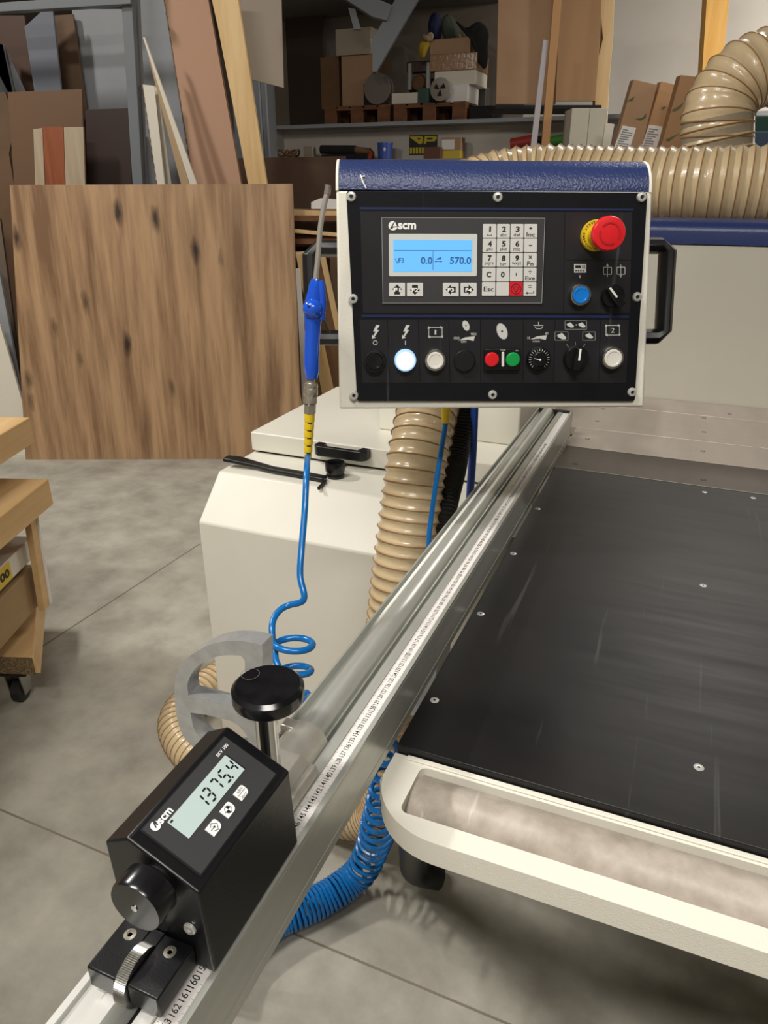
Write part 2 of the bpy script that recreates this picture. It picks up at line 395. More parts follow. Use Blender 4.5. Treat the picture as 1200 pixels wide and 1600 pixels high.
for s in range(12, 182):
    y = ymark(s) - fo.y
    big = s % 10 == 0
    tk.add([(-.2438 - fo.x, y - .00012, tzz), (-.2438 - fo.x + .0022, y - .00012, tzz), (-.2438 - fo.x + .0022, y + .00012, tzz), (-.2438 - fo.x, y + .00012, tzz)], [(0, 1, 2, 3)])
    if y < .35:
        for k in range(10):
            yy = y + .001 * k; l = .0035 if k == 0 else (.0026 if k == 5 else .0017)
            tk.add([(-.2281 - l - fo.x, yy - .0001, tzz), (-.2281 - fo.x, yy - .0001, tzz), (-.2281 - fo.x, yy + .0001, tzz), (-.2281 - l - fo.x, yy + .0001, tzz)], [(0, 1, 2, 3)])
    if s >= 40:
        vs, fs = text(str(s), .0060 if big else .0050, .0086 if big else .0076, .012 if big else .006)
        nb.add(vs, fs, Matrix.Translation((-.2368 - fo.x, y, tzz)) @ Matrix.Rotation(PI / 2, 4, 'Z'))
tk.build('scale_tick_marks', INK, fence); nb.build('scale_numerals', INK, fence)
# foot that carries the fence on the table edge
for yy in (.75, 1.35):
    MB().box(-.285 - fo.x, -.235 - fo.x, yy - fo.y, yy + .06 - fo.y, -.12, 0).build('fence_foot', ALUC, fence, .002)

# ================================================================ BLACK TABLE and white end frame
TZ = .892
yt0, yt1 = .566, 1.478
tab = empty('crosscut_table', 'large black scratched phenolic table board with flush screws, right of the fence rail', 'table', loc=(.4, 1.0, TZ - .024))
to = Vector((.4, 1.0, TZ - .024))
MB().box(-.2185 - to.x, 1.1 - to.x, yt0 - to.y, yt1 - to.y, 0, .024).build('table_board', TABLE, tab, .0012)
MB().box(-.2185 - to.x, 1.1 - to.x, yt1 - to.y + .0005, yt1 - to.y + .003, -.02, .0243).build('edge_strip', STEEL, tab)
for sx, sy in ((679, 1094), (751, 959), (802, 865), (840, 795), (1099, 915), (1092, 1199), (1101, 769), (1177, 778)):
    p = P(sx, sy, 'z', TZ)
    m2 = MB().lathe([(.0052, -.002), (.0052, .0001), (.0047, .0004), (.0002, .0004)], p - to, (0, 0, 1), 18)
    s_ = m2.build('countersunk_screw', ZINC, tab)
    MB().lathe([(.0016, .0003), (.0016, .00045)], p - to, (0, 0, 1), 6).build('screw_recess', INK, s_)
MB().box(-.05 - to.x, .9 - to.x, .75 - to.y, .80 - to.y, -.09, 0).box(-.05 - to.x, .9 - to.x, 1.3 - to.y, 1.35 - to.y, -.09, 0).build('under_beam', GSTL, tab)

fz = .882
frm = empty('roller_end_frame', 'white textured metal end frame with rounded corner, at the near edge of the black table', 'table frame', loc=(.4, .5, fz - .03))
ro = Vector((.4, .5, fz - .03))
yfr = P(1200, 1490, 'z', fz).y
zbt = P(1200, 1530, 'y', yfr).z
outer = [(1.1, .5645), (-.2195, .5645), (-.2195, .520)]
for k in range(1, 12):
    q = PI + (PI / 2) * k / 11; outer.append((-.2195 + .075 + .075 * math.cos(q), yfr + .075 + .07 * math.sin(q) - .005))
outer += [(1.1, yfr)]
y0h = P(830, 1333, 'z', fz).y; y1h = P(830, 1248, 'z', fz).y
x0h = P(622, 1263, 'z', fz).x + .002
hole = rrect(x0h, 1.0, y0h, y1h, .008)
vs, fs = plate([(p[0] - ro.x, p[1] - ro.y) for p in outer], [[(p[0] - ro.x, p[1] - ro.y) for p in hole]], fz - zbt)
frm_o = MB().add(vs, fs, Matrix.Translation((0, 0, .03 - (fz - zbt)))).build('frame', WHITE, frm, .0028, seg=3)
MB().box(-.205 - ro.x, 1.08 - ro.x, .5585 - ro.y, .5643 - ro.y, .0303, .0325).build('edge_trim', WHITE, frm, .0008)
MB().box(x0h - .004 - ro.x, 1.0 - ro.x, y1h - ro.y + .0002, y1h - ro.y + .002, -.03, .024).build('inner_lip', DARK, frm)
yc = (y0h + y1h) / 2 - .001; rr = (y1h - y0h) / 2 - .0015
rol = MB().lathe([(rr - .005, 0), (rr, .004), (rr, 1.17), (rr - .005, 1.175)], (x0h + .004 - ro.x, yc - ro.y, .0405 - rr), (1, 0, 0), 40)
rol.build('roller', ROLL, frm, ang=60)
MB().cyl((x0h - .012 - ro.x, yc - ro.y, .03 - rr + .002), (x0h + .005 - ro.x, yc - ro.y, .03 - rr + .002), .006).build('roller_axle', STEEL, frm)

# ================================================================ STEEL TABLE PLATES
def steel_plate(y0, y1, m, label, holes, x0=-.222, z=.889):
    o = empty('steel_table_plate', label, 'table plate', loc=(.5, (y0 + y1) / 2, z - .02), group='ground steel plates beyond the black table')
    c = Vector((.5, (y0 + y1) / 2, z - .02))
    MB().box(x0 - c.x, 1.6 - c.x, y0 - c.y, y1 - c.y, 0, .02).build('plate', m, o, .0006)
    for hx, hy in holes:
        p = P(hx, hy, 'z', z) - c
        MB().lathe([(.0052, .0195), (.0052, .0201), (.0035, .0202), (.0034, .0190)], (p.x, p.y, 0), (0, 0, 1), 16).build('screw_hole', DARK, o)
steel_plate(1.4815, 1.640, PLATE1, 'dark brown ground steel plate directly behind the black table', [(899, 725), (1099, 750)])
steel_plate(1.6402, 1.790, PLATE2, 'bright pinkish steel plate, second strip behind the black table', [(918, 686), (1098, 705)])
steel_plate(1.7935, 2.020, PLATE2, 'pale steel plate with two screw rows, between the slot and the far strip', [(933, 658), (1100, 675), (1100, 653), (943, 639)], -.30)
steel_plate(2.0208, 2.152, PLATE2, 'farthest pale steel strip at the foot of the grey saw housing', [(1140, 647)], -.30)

# ================================================================ SAW HOUSING at the back right
SBY = 2.155
so = Vector((.6, 2.6, 0))
saw = empty('saw_housing', 'big grey machine housing with blue hood band, behind the steel plates', 'machine', loc=so)
zb_ = P(1200, 385, 'y', SBY).z; zt_ = P(1200, 343, 'y', SBY + .05).z
MB().box(-.30 - so.x, 1.7 - so.x, SBY - so.y, 3.05 - so.y, 0, zb_).build('body_panel', GREYB, saw, .004)
arc = [(SBY - .004 - so.y, zb_ + .001)] + [(SBY - .004 + .05 - .05 * math.cos(q) - so.y, zt_ - .03 + .03 * math.sin(q)) for q in [PI / 2 * k / 8 for k in range(9)]] + [(2.27 - so.y, zt_), (2.31 - so.y, zb_ + .02), (3.06 - so.y, zb_ + .02), (3.06 - so.y, zb_ + .001)]
MB().prism(arc, 'x', -.31 - so.x, 1.7 - so.x).build('hood', BLUEH, saw)
MB().box(-.27 - so.x, 1.2 - so.x, 1.5 - so.y, SBY - .001 - so.y, 0, .86).build('base', WHITE2, saw, .003)

# ================================================================ WHITE CABINET, LID, COLUMN at the left of the fence
cx = Vector((-.64, 1.7, 0)); CZ = .795
cab = empty('machine_base_cabinet', 'low white sheet metal cabinet with sloped top front, under the tool and lid', 'cabinet', loc=cx)
MB().prism([(1.30 - cx.y, 0), (1.30 - cx.y, .70), (1.40 - cx.y, CZ), (2.2 - cx.y, CZ), (2.2 - cx.y, 0)], 'x', -1.017 - cx.x, -.31 - cx.x).build('body', WHITE2, cab, .004)
lx = Vector((-.66, 1.8, CZ))
lid = empty('cabinet_lid', 'white sheet metal lid with black bow handle, lying over the low white cabinet', 'lid', loc=lx)
MB().box(-1.016 - lx.x, -.325 - lx.x, 1.552 - lx.y, 2.07 - lx.y, .006, .056).build('lid_panel', WHITE2, lid, .003)
MB().box(-1.0 - lx.x, -.335 - lx.x, 1.562 - lx.y, 2.06 - lx.y, 0, .006).build('seal', DARK, lid)
# handle
hp0 = P(492, 706, 'y', 1.53); hp1 = P(574, 716, 'y', 1.53)
hz = hp0.z - lx.z + .008
hb = MB()
hb.prism([(hp0.x - lx.x, 0), (hp0.x - lx.x + .022, 0), (hp0.x - lx.x + .026, -.022), (hp1.x - lx.x - .026, -.022), (hp1.x - lx.x - .022, 0), (hp1.x - lx.x, 0), (hp1.x - lx.x, -.024), (hp1.x - lx.x - .012, -.036), (hp0.x - lx.x + .012, -.036), (hp0.x - lx.x, -.024)], 'z', hz - .013, hz + .013)
hb = MB().add([p + Vector((0, 1.552 - lx.y, 0)) for p in hb.v], hb.f)
hb.build('bow_handle', BLK, lid, .003)
for hx in (hp0.x + .008, hp1.x - .008):
    MB().cyl((hx - lx.x, 1.5285 - lx.y, hz), (hx - lx.x, 1.527 - lx.y, hz), .003, 12).build('handle_screw', CHR, lid)
cl = empty('machine_column', 'short white square column standing on the cabinet lid, behind the ribbed hose', 'column', loc=(-.53, 1.85, CZ + .056))
MB().box(-.185, .185, -.15, .14, 0, .26).build('column_body', WHITE2, cl, .004)
MB().box(-.195, .195, -.16, .15, .26, .275).build('column_cap', WHITE2, cl, .003)

# socket tool lying on the cabinet
tl = empty('ring_spanner_tool', 'black flat lever with ring socket end, lying on the white cabinet', 'tool', loc=P(450, 732, 'z', CZ))
tlo = P(450, 732, 'z', CZ)
def on(px, py, z=CZ + .008): return P(px, py, 'z', z) - tlo
hpts = [on(352, 716, CZ + .02), on(372, 719, CZ + .018), on(400, 726, CZ + .012), on(425, 733, CZ + .010), on(470, 741), on(508, 748)]
mb = MB(); ws = [.013, .017, .012, .011, .012, .012]
for i, (p, w) in enumerate(zip(hpts, ws)):
    for sy, zz in ((-1, -.005), (1, -.005), (1, .005), (-1, .005)): mb.v.append(Vector((p.x, p.y + sy * w, p.z + zz)))
for i in range(5):
    for k in range(4): mb.f.append((i * 4 + k, i * 4 + (k + 1) % 4, i * 4 + 4 + (k + 1) % 4, i * 4 + 4 + k))
mb.f += [(0, 1, 2, 3), (20, 21, 22, 23)]
mb.build('lever', BLK, tl, .003)
rc = on(524, 745, CZ)
MB().lathe([(.021, 0), (.023, .006), (.021, .012), (.024, .018), (.0245, .034), (.023, .038), (.017, .038), (.015, .03), (.014, .016)], rc, (0, 0, 1), 32).build('ring_socket', BLKS, tl)
e0 = on(508, 752, CZ + .005); e1 = on(498, 763, CZ + .004)
MB().cyl(e0, e1, .004, 10).build('pin', BLK, tl)

# ================================================================ HOSES
def ribbed(name, label, pts, R, pitch, amp, m, mw, cat='hose', wire=True, step=4, n=28, group=None):
    path = spline(pts, pitch / step)
    o = bpy.data.objects.new(name, None); col.objects.link(o); c = path[0].copy(); o.location = c; tag(o, label, cat, group)
    rad = []
    for i in range(len(path)):
        k = (i % step) / step
        rad.append(R * (1 - amp * (1 - abs(2 * k - 1) * 1.0) ) if step > 2 else R)
    MB().tube([p - c for p in path], rad, n, cap=False).build('hose_wall', m, o, ang=50)
    if wire:
        mb = MB(); T_ = []
        for i in range(0, len(path) - 1, step):
            t = (path[min(i + 1, len(path) - 1)] - path[max(i - 1, 0)]).normalized(); a = t.orthogonal().normalized(); b = t.cross(a)
            ring = [path[i] - c + (a * math.cos(q) + b * math.sin(q)) * (R * 1.004) for q in [2 * PI * k / 32 for k in range(33)]]
            mb.tube(ring, R * .014 + .0004, 5, cap=False)
        mb.build('reinforcing_wire', mw, o)
    return o
vh = [P(690, 560, 'x', -.43), P(680, 600, 'x', -.42), P(667, 645, 'x', -.41), P(652, 720, 'x', -.405), P(641, 800, 'x', -.405), P(624, 930, 'x', -.41)]
z_ = vh[-1]
vh += [Vector((-.42, z_.y - .02, .55)), Vector((-.43, z_.y + .0, .3)), Vector((-.50, z_.y + .06, .13)), Vector((-.68, 1.16, .062)), Vector((-.95, 1.17, .060)), Vector((-1.15, 1.28, .062)), Vector((-1.17, 1.46, .062)), Vector((-1.12, 1.62, .062)), Vector((-1.10, 1.9, .062))]
ribbed('ribbed_extraction_hose', 'tall beige ribbed hose dropping behind the fence rail and looping across the floor', vh, .0545, .0205, .085, PU, PUW)
# black corrugated, blue pipe, second blue air line
bh = [P(728, 560, 'x', -.38), P(722, 645, 'x', -.37), P(713, 720, 'x', -.362), P(693, 810, 'x', -.35)]
bh += [bh[-1] + Vector((0, -.02, -.15)), Vector((-.36, 1.16, .5)), Vector((-.30, 1.17, .2)), Vector((-.25, 1.2, .03))]
ribbed('black_corrugated_hose', 'black finely corrugated hose between the beige hose and the blue pipe', bh, .022, .006, .12, BLKH, BLKH, wire=False)
bp = [P(742, 580, 'x', -.345), P(741, 645, 'x', -.345), P(738, 720, 'x', -.345), P(734, 780, 'x', -.345)]; bp.append(bp[-1] + Vector((0, .0, -.25)))
single(MB().tube([p - bp[0] for p in spline(bp, .02)], .0077, 14), 'blue_pipe', PIPEB, 'straight violet blue pipe right of the black corrugated hose', 'pipe', FR(bp[0], *WF.R))
al = [P(699, 600, 'x', -.325), P(697, 655, 'x', -.325), P(690, 700, 'x', -.325), P(679, 770, 'x', -.325), P(671, 830, 'x', -.325), P(670, 850, 'x', -.325)]
al += [al[-1] + Vector((0, 0, -.05)), al[-1] + Vector((.01, .02, -.3))]
o = empty('air_line', 'thin blue air line with yellow cap in front of the beige ribbed hose', 'air hose', loc=al[0])
MB().tube([p - al[0] for p in spline(al, .01)], .0040, 12).build('hose', HOSEB, o)
MB().lathe([(.0058, 0), (.0062, .004), (.0075, .03), (.008, .07)], P(696, 660, 'x', -.325) - al[0], al[0] - al[1], 18).build('yellow_cap', YEL, o)

# floor coil of air hose
cp = [P(612, 1160, 'z', .84), P(604, 1195, 'z', .74), P(597, 1245, 'z', .58), P(592, 1285, 'z', .38), P(584, 1318, 'z', .18), P(563, 1362, 'z', .07), P(520, 1396, 'z', .045), P(470, 1422, 'z', .043), P(430, 1440, 'z', .043)]
cp += [cp[-1] + Vector((-.04, -.09, 0)), cp[-1] + Vector((-.04, -.16, .02))]
path = spline(cp, .0012)
hx_ = []; ph = 0; Lc = len(path); nrm = None
for i in range(0, Lc):
    s = i / Lc
    rad = .008 + .024 * min(1, s / .5); pit = .085 + (.0098 - .085) * min(1, max(0, (s - .56) / .16)) ** .8
    t = (path[min(i + 3, Lc - 1)] - path[max(i - 3, 0)]).normalized()
    if nrm is None: nrm = t.orthogonal().normalized()
    nrm = (nrm - t * nrm.dot(t)).normalized(); b = t.cross(nrm)
    sub = 2
    for k in range(sub):
        hx_.append(path[i] + (nrm * math.cos(ph) + b * math.sin(ph)) * rad); ph += 2 * PI * .0012 / pit / sub
single(MB().tube([p - cp[0] for p in hx_], .0043, 8), 'coiled_air_hose', HOSEB, 'tightly coiled blue air hose hanging behind the white frame corner onto the floor', 'air hose', FR(cp[0], *WF.R))
# smooth black hose under the frame corner
kp = [P(640, 1230, 'z', .70), P(648, 1290, 'z', .45), P(646, 1335, 'z', .2), P(650, 1360, 'z', .08), P(690, 1370, 'z', .04)]
kp = [kp[0] + Vector((.1, .05, .1))] + kp
single(MB().tube([p - kp[1] for p in spline(kp, .015)], .029, 24), 'smooth_black_hose', RUBB, 'thick smooth black hose under the rounded corner of the white frame', 'hose', FR(kp[1], *WF.R))

# big dust hoses behind
yh = 2.42
bg = [P(2100, 310, 'y', yh), P(1700, 300, 'y', yh), P(1420, 296, 'y', yh), P(1300, 293, 'y', yh), P(1200, 291, 'y', yh), P(1100, 291, 'y', yh), P(1000, 290, 'y', yh + .02), P(900, 286, 'y', yh + .05), P(830, 284, 'y', yh + .05), P(760, 296, 'y', yh), P(700, 330, 'y', yh - .1), P(670, 400, 'y', yh - .15)]
ribbed('wide_dust_hose', 'wide beige ribbed dust hose lying across the blue hood behind the panel', bg, .104, .030, .075, PU, PUW, n=40)
ya = 2.78
ag = [P(1121, 238, 'y', ya), P(1121, 185, 'y', ya), P(1133, 150, 'y', ya + .02), P(1165, 118, 'y', ya + .05), P(1215, 104, 'y', ya + .1), P(1270, 130, 'y', ya + .12), P(1310, 190, 'y', ya + .12), P(1330, 280, 'y', ya + .1)]
ah = ribbed('arched_dust_hose', 'arched beige wrinkled dust hose rising from its grey cuff at the right edge', ag, .108, .034, .075, PU, PUW, n=40)
a0 = P(1121, 345, 'y', ya); a1 = P(1121, 186, 'y', ya); c = ah.location.copy()
MB().cyl(a0 - Vector(c), a1 - Vector(c), .105, 36).build('grey_cuff', PUG, ah)
for yy in (192, 215, 237):
    q = P(1121, yy, 'y', ya) - Vector(c); MB().tube([q + Vector((math.cos(k * PI / 16), math.sin(k * PI / 16), 0)) * .106 for k in range(33)], .003, 6, cap=False).build('cuff_ring', PUW, ah)

# ================================================================ CONTROL PANEL
pt = math.radians(5.4); roll = math.radians(-.36)
pv = Vector((0, 0, 1)) * math.cos(pt) + HD * math.sin(pt); pn = -HD * math.cos(pt) + Vector((0, 0, 1)) * math.sin(pt)
pu = RT.copy(); pu, pv = pu * math.cos(roll) + pv * math.sin(roll), pv * math.cos(roll) - pu * math.sin(roll)
PF = FR(CP + ray(775, 445) * .92, pu, pv, pn)
S = .92 / F
cpn = empty('control_panel', 'machine control panel box with black front, keypad, display and blue rolled top', 'control panel', PF)
def U(px, py, off=0):
    p = PF.hit(px, py, 'z', off); return (p.x, p.y)
ul, ur = U(525, 297), U(1021, 297); bl, br = U(530, 640), U(1008, 637)
DEP = .095
# housing: white box below, end cheeks and blue rolled top
zf = -.004
hq = [ul, ur, br, bl]
MB().add([(p[0], p[1], z) for z in (zf, -DEP) for p in hq], [(0, 1, 2, 3), (7, 6, 5, 4), (0, 4, 5, 1), (1, 5, 6, 2), (2, 6, 7, 3), (3, 7, 4, 0)]).build('housing', WHITE, cpn, .003, seg=3)
rt_ = .042
def cheek(x0, x1, m, nm, r, dz=0, bev=0):
    y0 = ul[1] + .0002 if nm != 'rolled_top' else ul[1] + .001
    pts = [(y0, zf + dz)] + [(y0 + r * math.sin(q), zf + dz - rt_ + rt_ * math.cos(q)) for q in [PI / 2 * k / 10 for k in range(11)]] + [(y0 + r, -DEP), (y0, -DEP)]
    mb = MB(); n = len(pts)
    for x in (x0, x1): mb.v += [Vector((x, p[0], p[1])) for p in pts]
    mb.f += [tuple(range(n)), tuple(range(2 * n - 1, n - 1, -1))] + [(i, i + n, (i + 1) % n + n, (i + 1) % n) for i in range(n)]
    return mb.build(nm, m, cpn, bev)
xtl, xtr = U(524, 272)[0], U(1023, 272)[0]
hh = U(775, 246)[1] - ul[1] + .002
cheek(xtl + .0035, xtr - .0035, BLUEL, 'rolled_top', hh - .001, .0005, .001)
cheek(xtl, xtl + .0035, WHITE, 'end_cheek', hh, .001, .0008); cheek(xtr - .0035, xtr, WHITE, 'end_cheek', hh, .001, .0008)
# black front plate
q = [U(541, 298), U(1012, 301), U(992, 627), U(558, 627)]
def roundq(q, r):
    out = []
    for i in range(4):
        p = Vector(q[i]); a = (Vector(q[i - 1]) - p).normalized(); b = (Vector(q[(i + 1) % 4]) - p).normalized()
        for k in range(6):
            t = k / 5; out.append(tuple((p + a * r) * (1 - t) ** 2 + 2 * p * t * (1 - t) + (p + b * r) * t * t))
    return out
MB().prism([p for p in roundq(q, .004)], 'z', zf, 0).build('front_plate', BLACKP, cpn, .0006)
def quad(pxs, z0, z1, m, nm, bev=0, parent=None, r=0, off=None):
    off = z1 if off is None else off
    q = [U(x, y, off) for x, y in pxs]
    if r: q = roundq(q, r)
    return MB().prism(q, 'z', z0, z1).build(nm, m, parent or cpn, bev)
# printed fields
quad([(563, 330), (988, 332), (984, 489), (567, 489)], 0, .0003, MODUL, 'upper_field')
xs = [566, 609, 656, 703, 751, 817, 865, 935, 979]
for i in range(8):
    sk = .6
    quad([(xs[i] + .5 - (775 - xs[i]) * .022, 500), (xs[i + 1] - .5 - (775 - xs[i + 1]) * .022, 500), (xs[i + 1] - .5, 598), (xs[i] + .5, 598)], 0, .0004, MODUL, 'button_field')
quad([(562, 323.5), (990, 326), (990, 329), (562, 327)], 0, .0004, NAVY, 'navy_line'); quad([(565, 491.5), (983, 493), (983, 497), (565, 495.5)], 0, .0005, NAVY, 'navy_line')
for px in ([(882, 332), (883, 332), (881, 489), (880, 489)], [(883, 406), (986, 406), (986, 407), (883, 407)]): quad(px, .0002, .00042, BLACKP, 'field_line')
for sx, sy in ((549, 307), (778, 308), (1003, 308), (552, 467), (996, 464), (553, 618), (770, 617), (988, 613)):
    u, v = U(sx, sy, .002)
    s_ = MB().lathe([(.0060, 0), (.0060, .0014), (.0050, .0034), (.0026, .0038), (.0023, .0028), (.0001, .0012)], (u, v, 0), (0, 0, 1), 24).build('panel_screw', ZINC, cpn)
    MB().lathe([(.0022, .0012), (.0022, .0030), (.0001, .0030)], (u, v, 0), (0, 0, 1), 6).build('hex_socket', INK, s_)
def flat(mb_list, z, m, nm, parent=None):
    mb = MB()
    for vs, fs, M in mb_list: mb.add(vs, fs, M)
    o = mb.build(nm, m, parent or cpn); return o
def tx(st, px, py, hpx, wpx=None, z=.0006, bold=0, rot=0):
    u, v = U(px, py, z); vs, fs = text(st, hpx * S, wpx * S if wpx else None, bold)
    return (vs, fs, T(u, v, z, rot))
def pg(pts, z):      # flat printed polygon from measured points
    p = [U(x, y, z) for x, y in pts]; return ([Vector((a, b, z)) for a, b in p], [tuple(range(len(p)))], None)
def ln(x0, y0, x1, y1, w, z):
    d = Vector((x1 - x0, y1 - y0)); n = Vector((-d.y, d.x)).normalized() * w / 2
    return pg([(x0 + n.x, y0 + n.y), (x1 + n.x, y1 + n.y), (x1 - n.x, y1 - n.y), (x0 - n.x, y0 - n.y)], z)
def ringp(cx_, cy_, r0, r1, z, n=24, a0=0, a1=360, ey=1):
    out = []
    for k in range(n):
        q0 = math.radians(a0 + (a1 - a0) * k / n); q1 = math.radians(a0 + (a1 - a0) * (k + 1) / n)
        out.append(pg([(cx_ + r0 * math.cos(q0), cy_ + r0 * math.sin(q0) * ey), (cx_ + r1 * math.cos(q0), cy_ + r1 * math.sin(q0) * ey), (cx_ + r1 * math.cos(q1), cy_ + r1 * math.sin(q1) * ey), (cx_ + r0 * math.cos(q1), cy_ + r0 * math.sin(q1) * ey)], z))
    return out
# keypad unit
kz = .0022
quad([(596, 339.5), (852, 341), (847, 474), (598, 474)], 0, kz, KEYU, 'keypad_unit', .0006, r=.001)
for e in (((596, 340), (852, 341)), ((597, 473.6), (847, 473.6)), ((596.5, 340), (598.5, 474)), ((851.5, 341), (846.5, 474))):
    flat([ln(*e[0], *e[1], .9, kz + .0001)], 0, mat('grey_edge_print', '#8d8d8c', .5), 'unit_border')
logo = [(*(lambda v: v)(pg([(614.3 + 7.4 * math.cos(a), 352.6 + 7.4 * math.sin(a)) for a in [2 * PI * k / 28 for k in range(28)]], kz + .0002)),)]
flat(logo + [tx('scm', 636, 353.3, 9.3, 27.5, kz + .0002, .035)], 0, PRINTW, 'maker_lettering')
flat([pg([(617.5, 343.5), (609.5, 356.5), (612, 358), (615, 355.2), (620.2, 355.2), (622.5, 352)], kz + .0003)], 0, KEYU, 'logo_mark')
flat([pg([(617.2, 346.5), (613.8, 353.6), (620.3, 353.6)], kz + .0004)], 0, PRINTW, 'logo_mark')
quad([(607.5, 365.3), (746, 365.8), (745, 431.5), (608, 431.7)], kz, kz + .0006, BEZ, 'display_bezel', .0002, r=.002)
dz = kz + .0008
quad([(614.3, 374.5), (738, 375), (737.4, 424.5), (614.3, 424.8)], kz + .0005, dz, LCD, 'display', 0)
dp = [ln(616, 391.3, 736.5, 391.8, .8, dz + .0001), ln(676.8, 391.5, 676.6, 422, .8, dz + .0001),
      tx('0.0', 666.5, 407, 10.2, 18, dz + .0001, .025), tx('570.0', 719.5, 407, 10.2, 33, dz + .0001, .025), tx('F3', 627, 407, 7.5, 8, dz + .0001, .015),
      ln(617, 403.5, 621, 411.5, .9, dz + .0001), ln(621, 411.5, 623.5, 403, .9, dz + .0001),
      pg([(681.5, 404.5), (689, 401.5), (689, 405.5), (681.5, 405.5)], dz + .0001), ln(679.5, 408.6, 690.5, 408.6, .9, dz + .0001),
      pg([(679, 408.6), (681.5, 407), (681.5, 410.2)], dz + .0001), pg([(691, 408.6), (688.5, 407), (688.5, 410.2)], dz + .0001)]
flat(dp, 0, LCDT, 'display_readings')
def key(x0, x1, y0, y1, m, nm, dx=0):
    return quad([(x0, y0), (x1, y0), (x1 + dx, y1), (x0 + dx, y1)], kz, kz + .0009, m, nm, .0002, r=.0011)
cols_ = [(754.7, 775.6), (776.9, 796.9), (798.0, 818.2), (819.6, 839.6)]
rows_ = [(350, 371.6), (372.8, 394.2), (395.4, 416.9), (418.1, 439.6), (440.8, 462.3)]
labs = [[('1', '_'), ('2', 'abc'), ('3', 'def'), ('+', 'Inc')], [('4', 'ghi'), ('5', 'jkl'), ('6', 'mno'), ('-', '')], [('7', 'pqrs'), ('8', 'tuv'), ('9', 'wxyz'), ('x', 'Fn')],
        [('C', ''), ('0', ''), (',', ''), ('÷', 'Exe')], [('Esc', ''), ('', ''), ('stop', ''), ('=', 'enter')]]
kk = kz + .0011
for r_ in range(5):
    for c_ in range(4):
        x0, x1 = cols_[c_]; y0, y1 = rows_[r_]; x0 -= r_ * .35; x1 -= r_ * .35
        A, B = labs[r_][c_]; ko = key(x0, x1, y0, y1, KEYR if A == 'stop' else KEY, 'key', -.35)
        mx_, my = (x0 + x1) / 2 - .3, (y0 + y1) / 2; it = []
        if c_ == 3:
            if A == '+': it += [ln(mx_ - 2.3, y0 + 6.5, mx_ + 2.3, y0 + 6.5, 1.2, kk), ln(mx_, y0 + 4.2, mx_, y0 + 8.8, 1.2, kk)]
            elif A == '-': it += [ln(mx_ - 2.6, my, mx_ + 2.6, my, 1.5, kk)]
            elif A == 'x': it += [ln(mx_ - 2, y0 + 4, mx_ + 2, y0 + 8.6, 1.2, kk), ln(mx_ - 2, y0 + 8.6, mx_ + 2, y0 + 4, 1.2, kk)]
            elif A == '÷': it += [ln(mx_ - 2.6, y0 + 6.2, mx_ + 2.6, y0 + 6.2, 1, kk), pg(circle(mx_, y0 + 3.6, .8, 8), kk), pg(circle(mx_, y0 + 8.8, .8, 8), kk)]
            elif A == '=': it += [ln(mx_ - 2.6, y0 + 5, mx_ + 2.6, y0 + 5, 1.1, kk), ln(mx_ - 2.6, y0 + 8, mx_ + 2.6, y0 + 8, 1.1, kk), ln(mx_ - 5, y0 + 17, mx_ + 6, y0 + 17, 1.1, kk), ln(mx_ + 6, y0 + 17.4, mx_ + 6, y0 + 13.5, 1.1, kk), pg([(mx_ - 7, y0 + 17), (mx_ - 3.5, y0 + 14.8), (mx_ - 3.5, y0 + 19.2)], kk)]
            if B in ('Inc', 'Fn', 'Exe'): it += [tx(B, mx_, y0 + 16.4, 6.2, {'Inc': 13, 'Fn': 10, 'Exe': 15}[B], kk, .01)]
        elif A == 'stop':
            it += ringp(mx_, my, 7.2, 8.2, kk, 24) + [ln(mx_ - 5, my - 3.2, mx_ + 5, my - 3.2, 1, kk), ln(mx_ - 5, my - 3.2, mx_, my + 5, 1, kk), ln(mx_ + 5, my - 3.2, mx_, my + 5, 1, kk)]
        elif A == 'Esc': it += [tx('Esc', mx_, my, 7.2, 15.5, kk, .01)]
        elif A == ',': it += [tx(',', mx_, my, 4.6, 2, kk, .04)]
        elif A and B: it += [tx(A, mx_ + 1, y0 + 8, 8.2, 2.8 if A == '1' else 6, kk, .035)] + ([tx(B, mx_, y0 + 16.9, 4.4 if B not in ('ghi', 'jkl', 'pqrs', 'wxyz') else 5, {'wxyz': 14.5, 'pqrs': 13.5}.get(B, 10), kk)] if B != '_' else
                        [ln(mx_ - 3.4, y0 + 18, mx_ + 3.4, y0 + 18, 1, kk), ln(mx_ - 3.2, y0 + 16, mx_ - 3.2, y0 + 18, .9, kk), ln(mx_ + 3.2, y0 + 16, mx_ + 3.2, y0 + 18, .9, kk)])
        elif A: it += [tx(A, mx_, my, 8.2, 7.4 if A == 'C' else 6, kk, .03)]
        if it:
            o_ = flat(it, 0, INK, 'key_marking', ko)
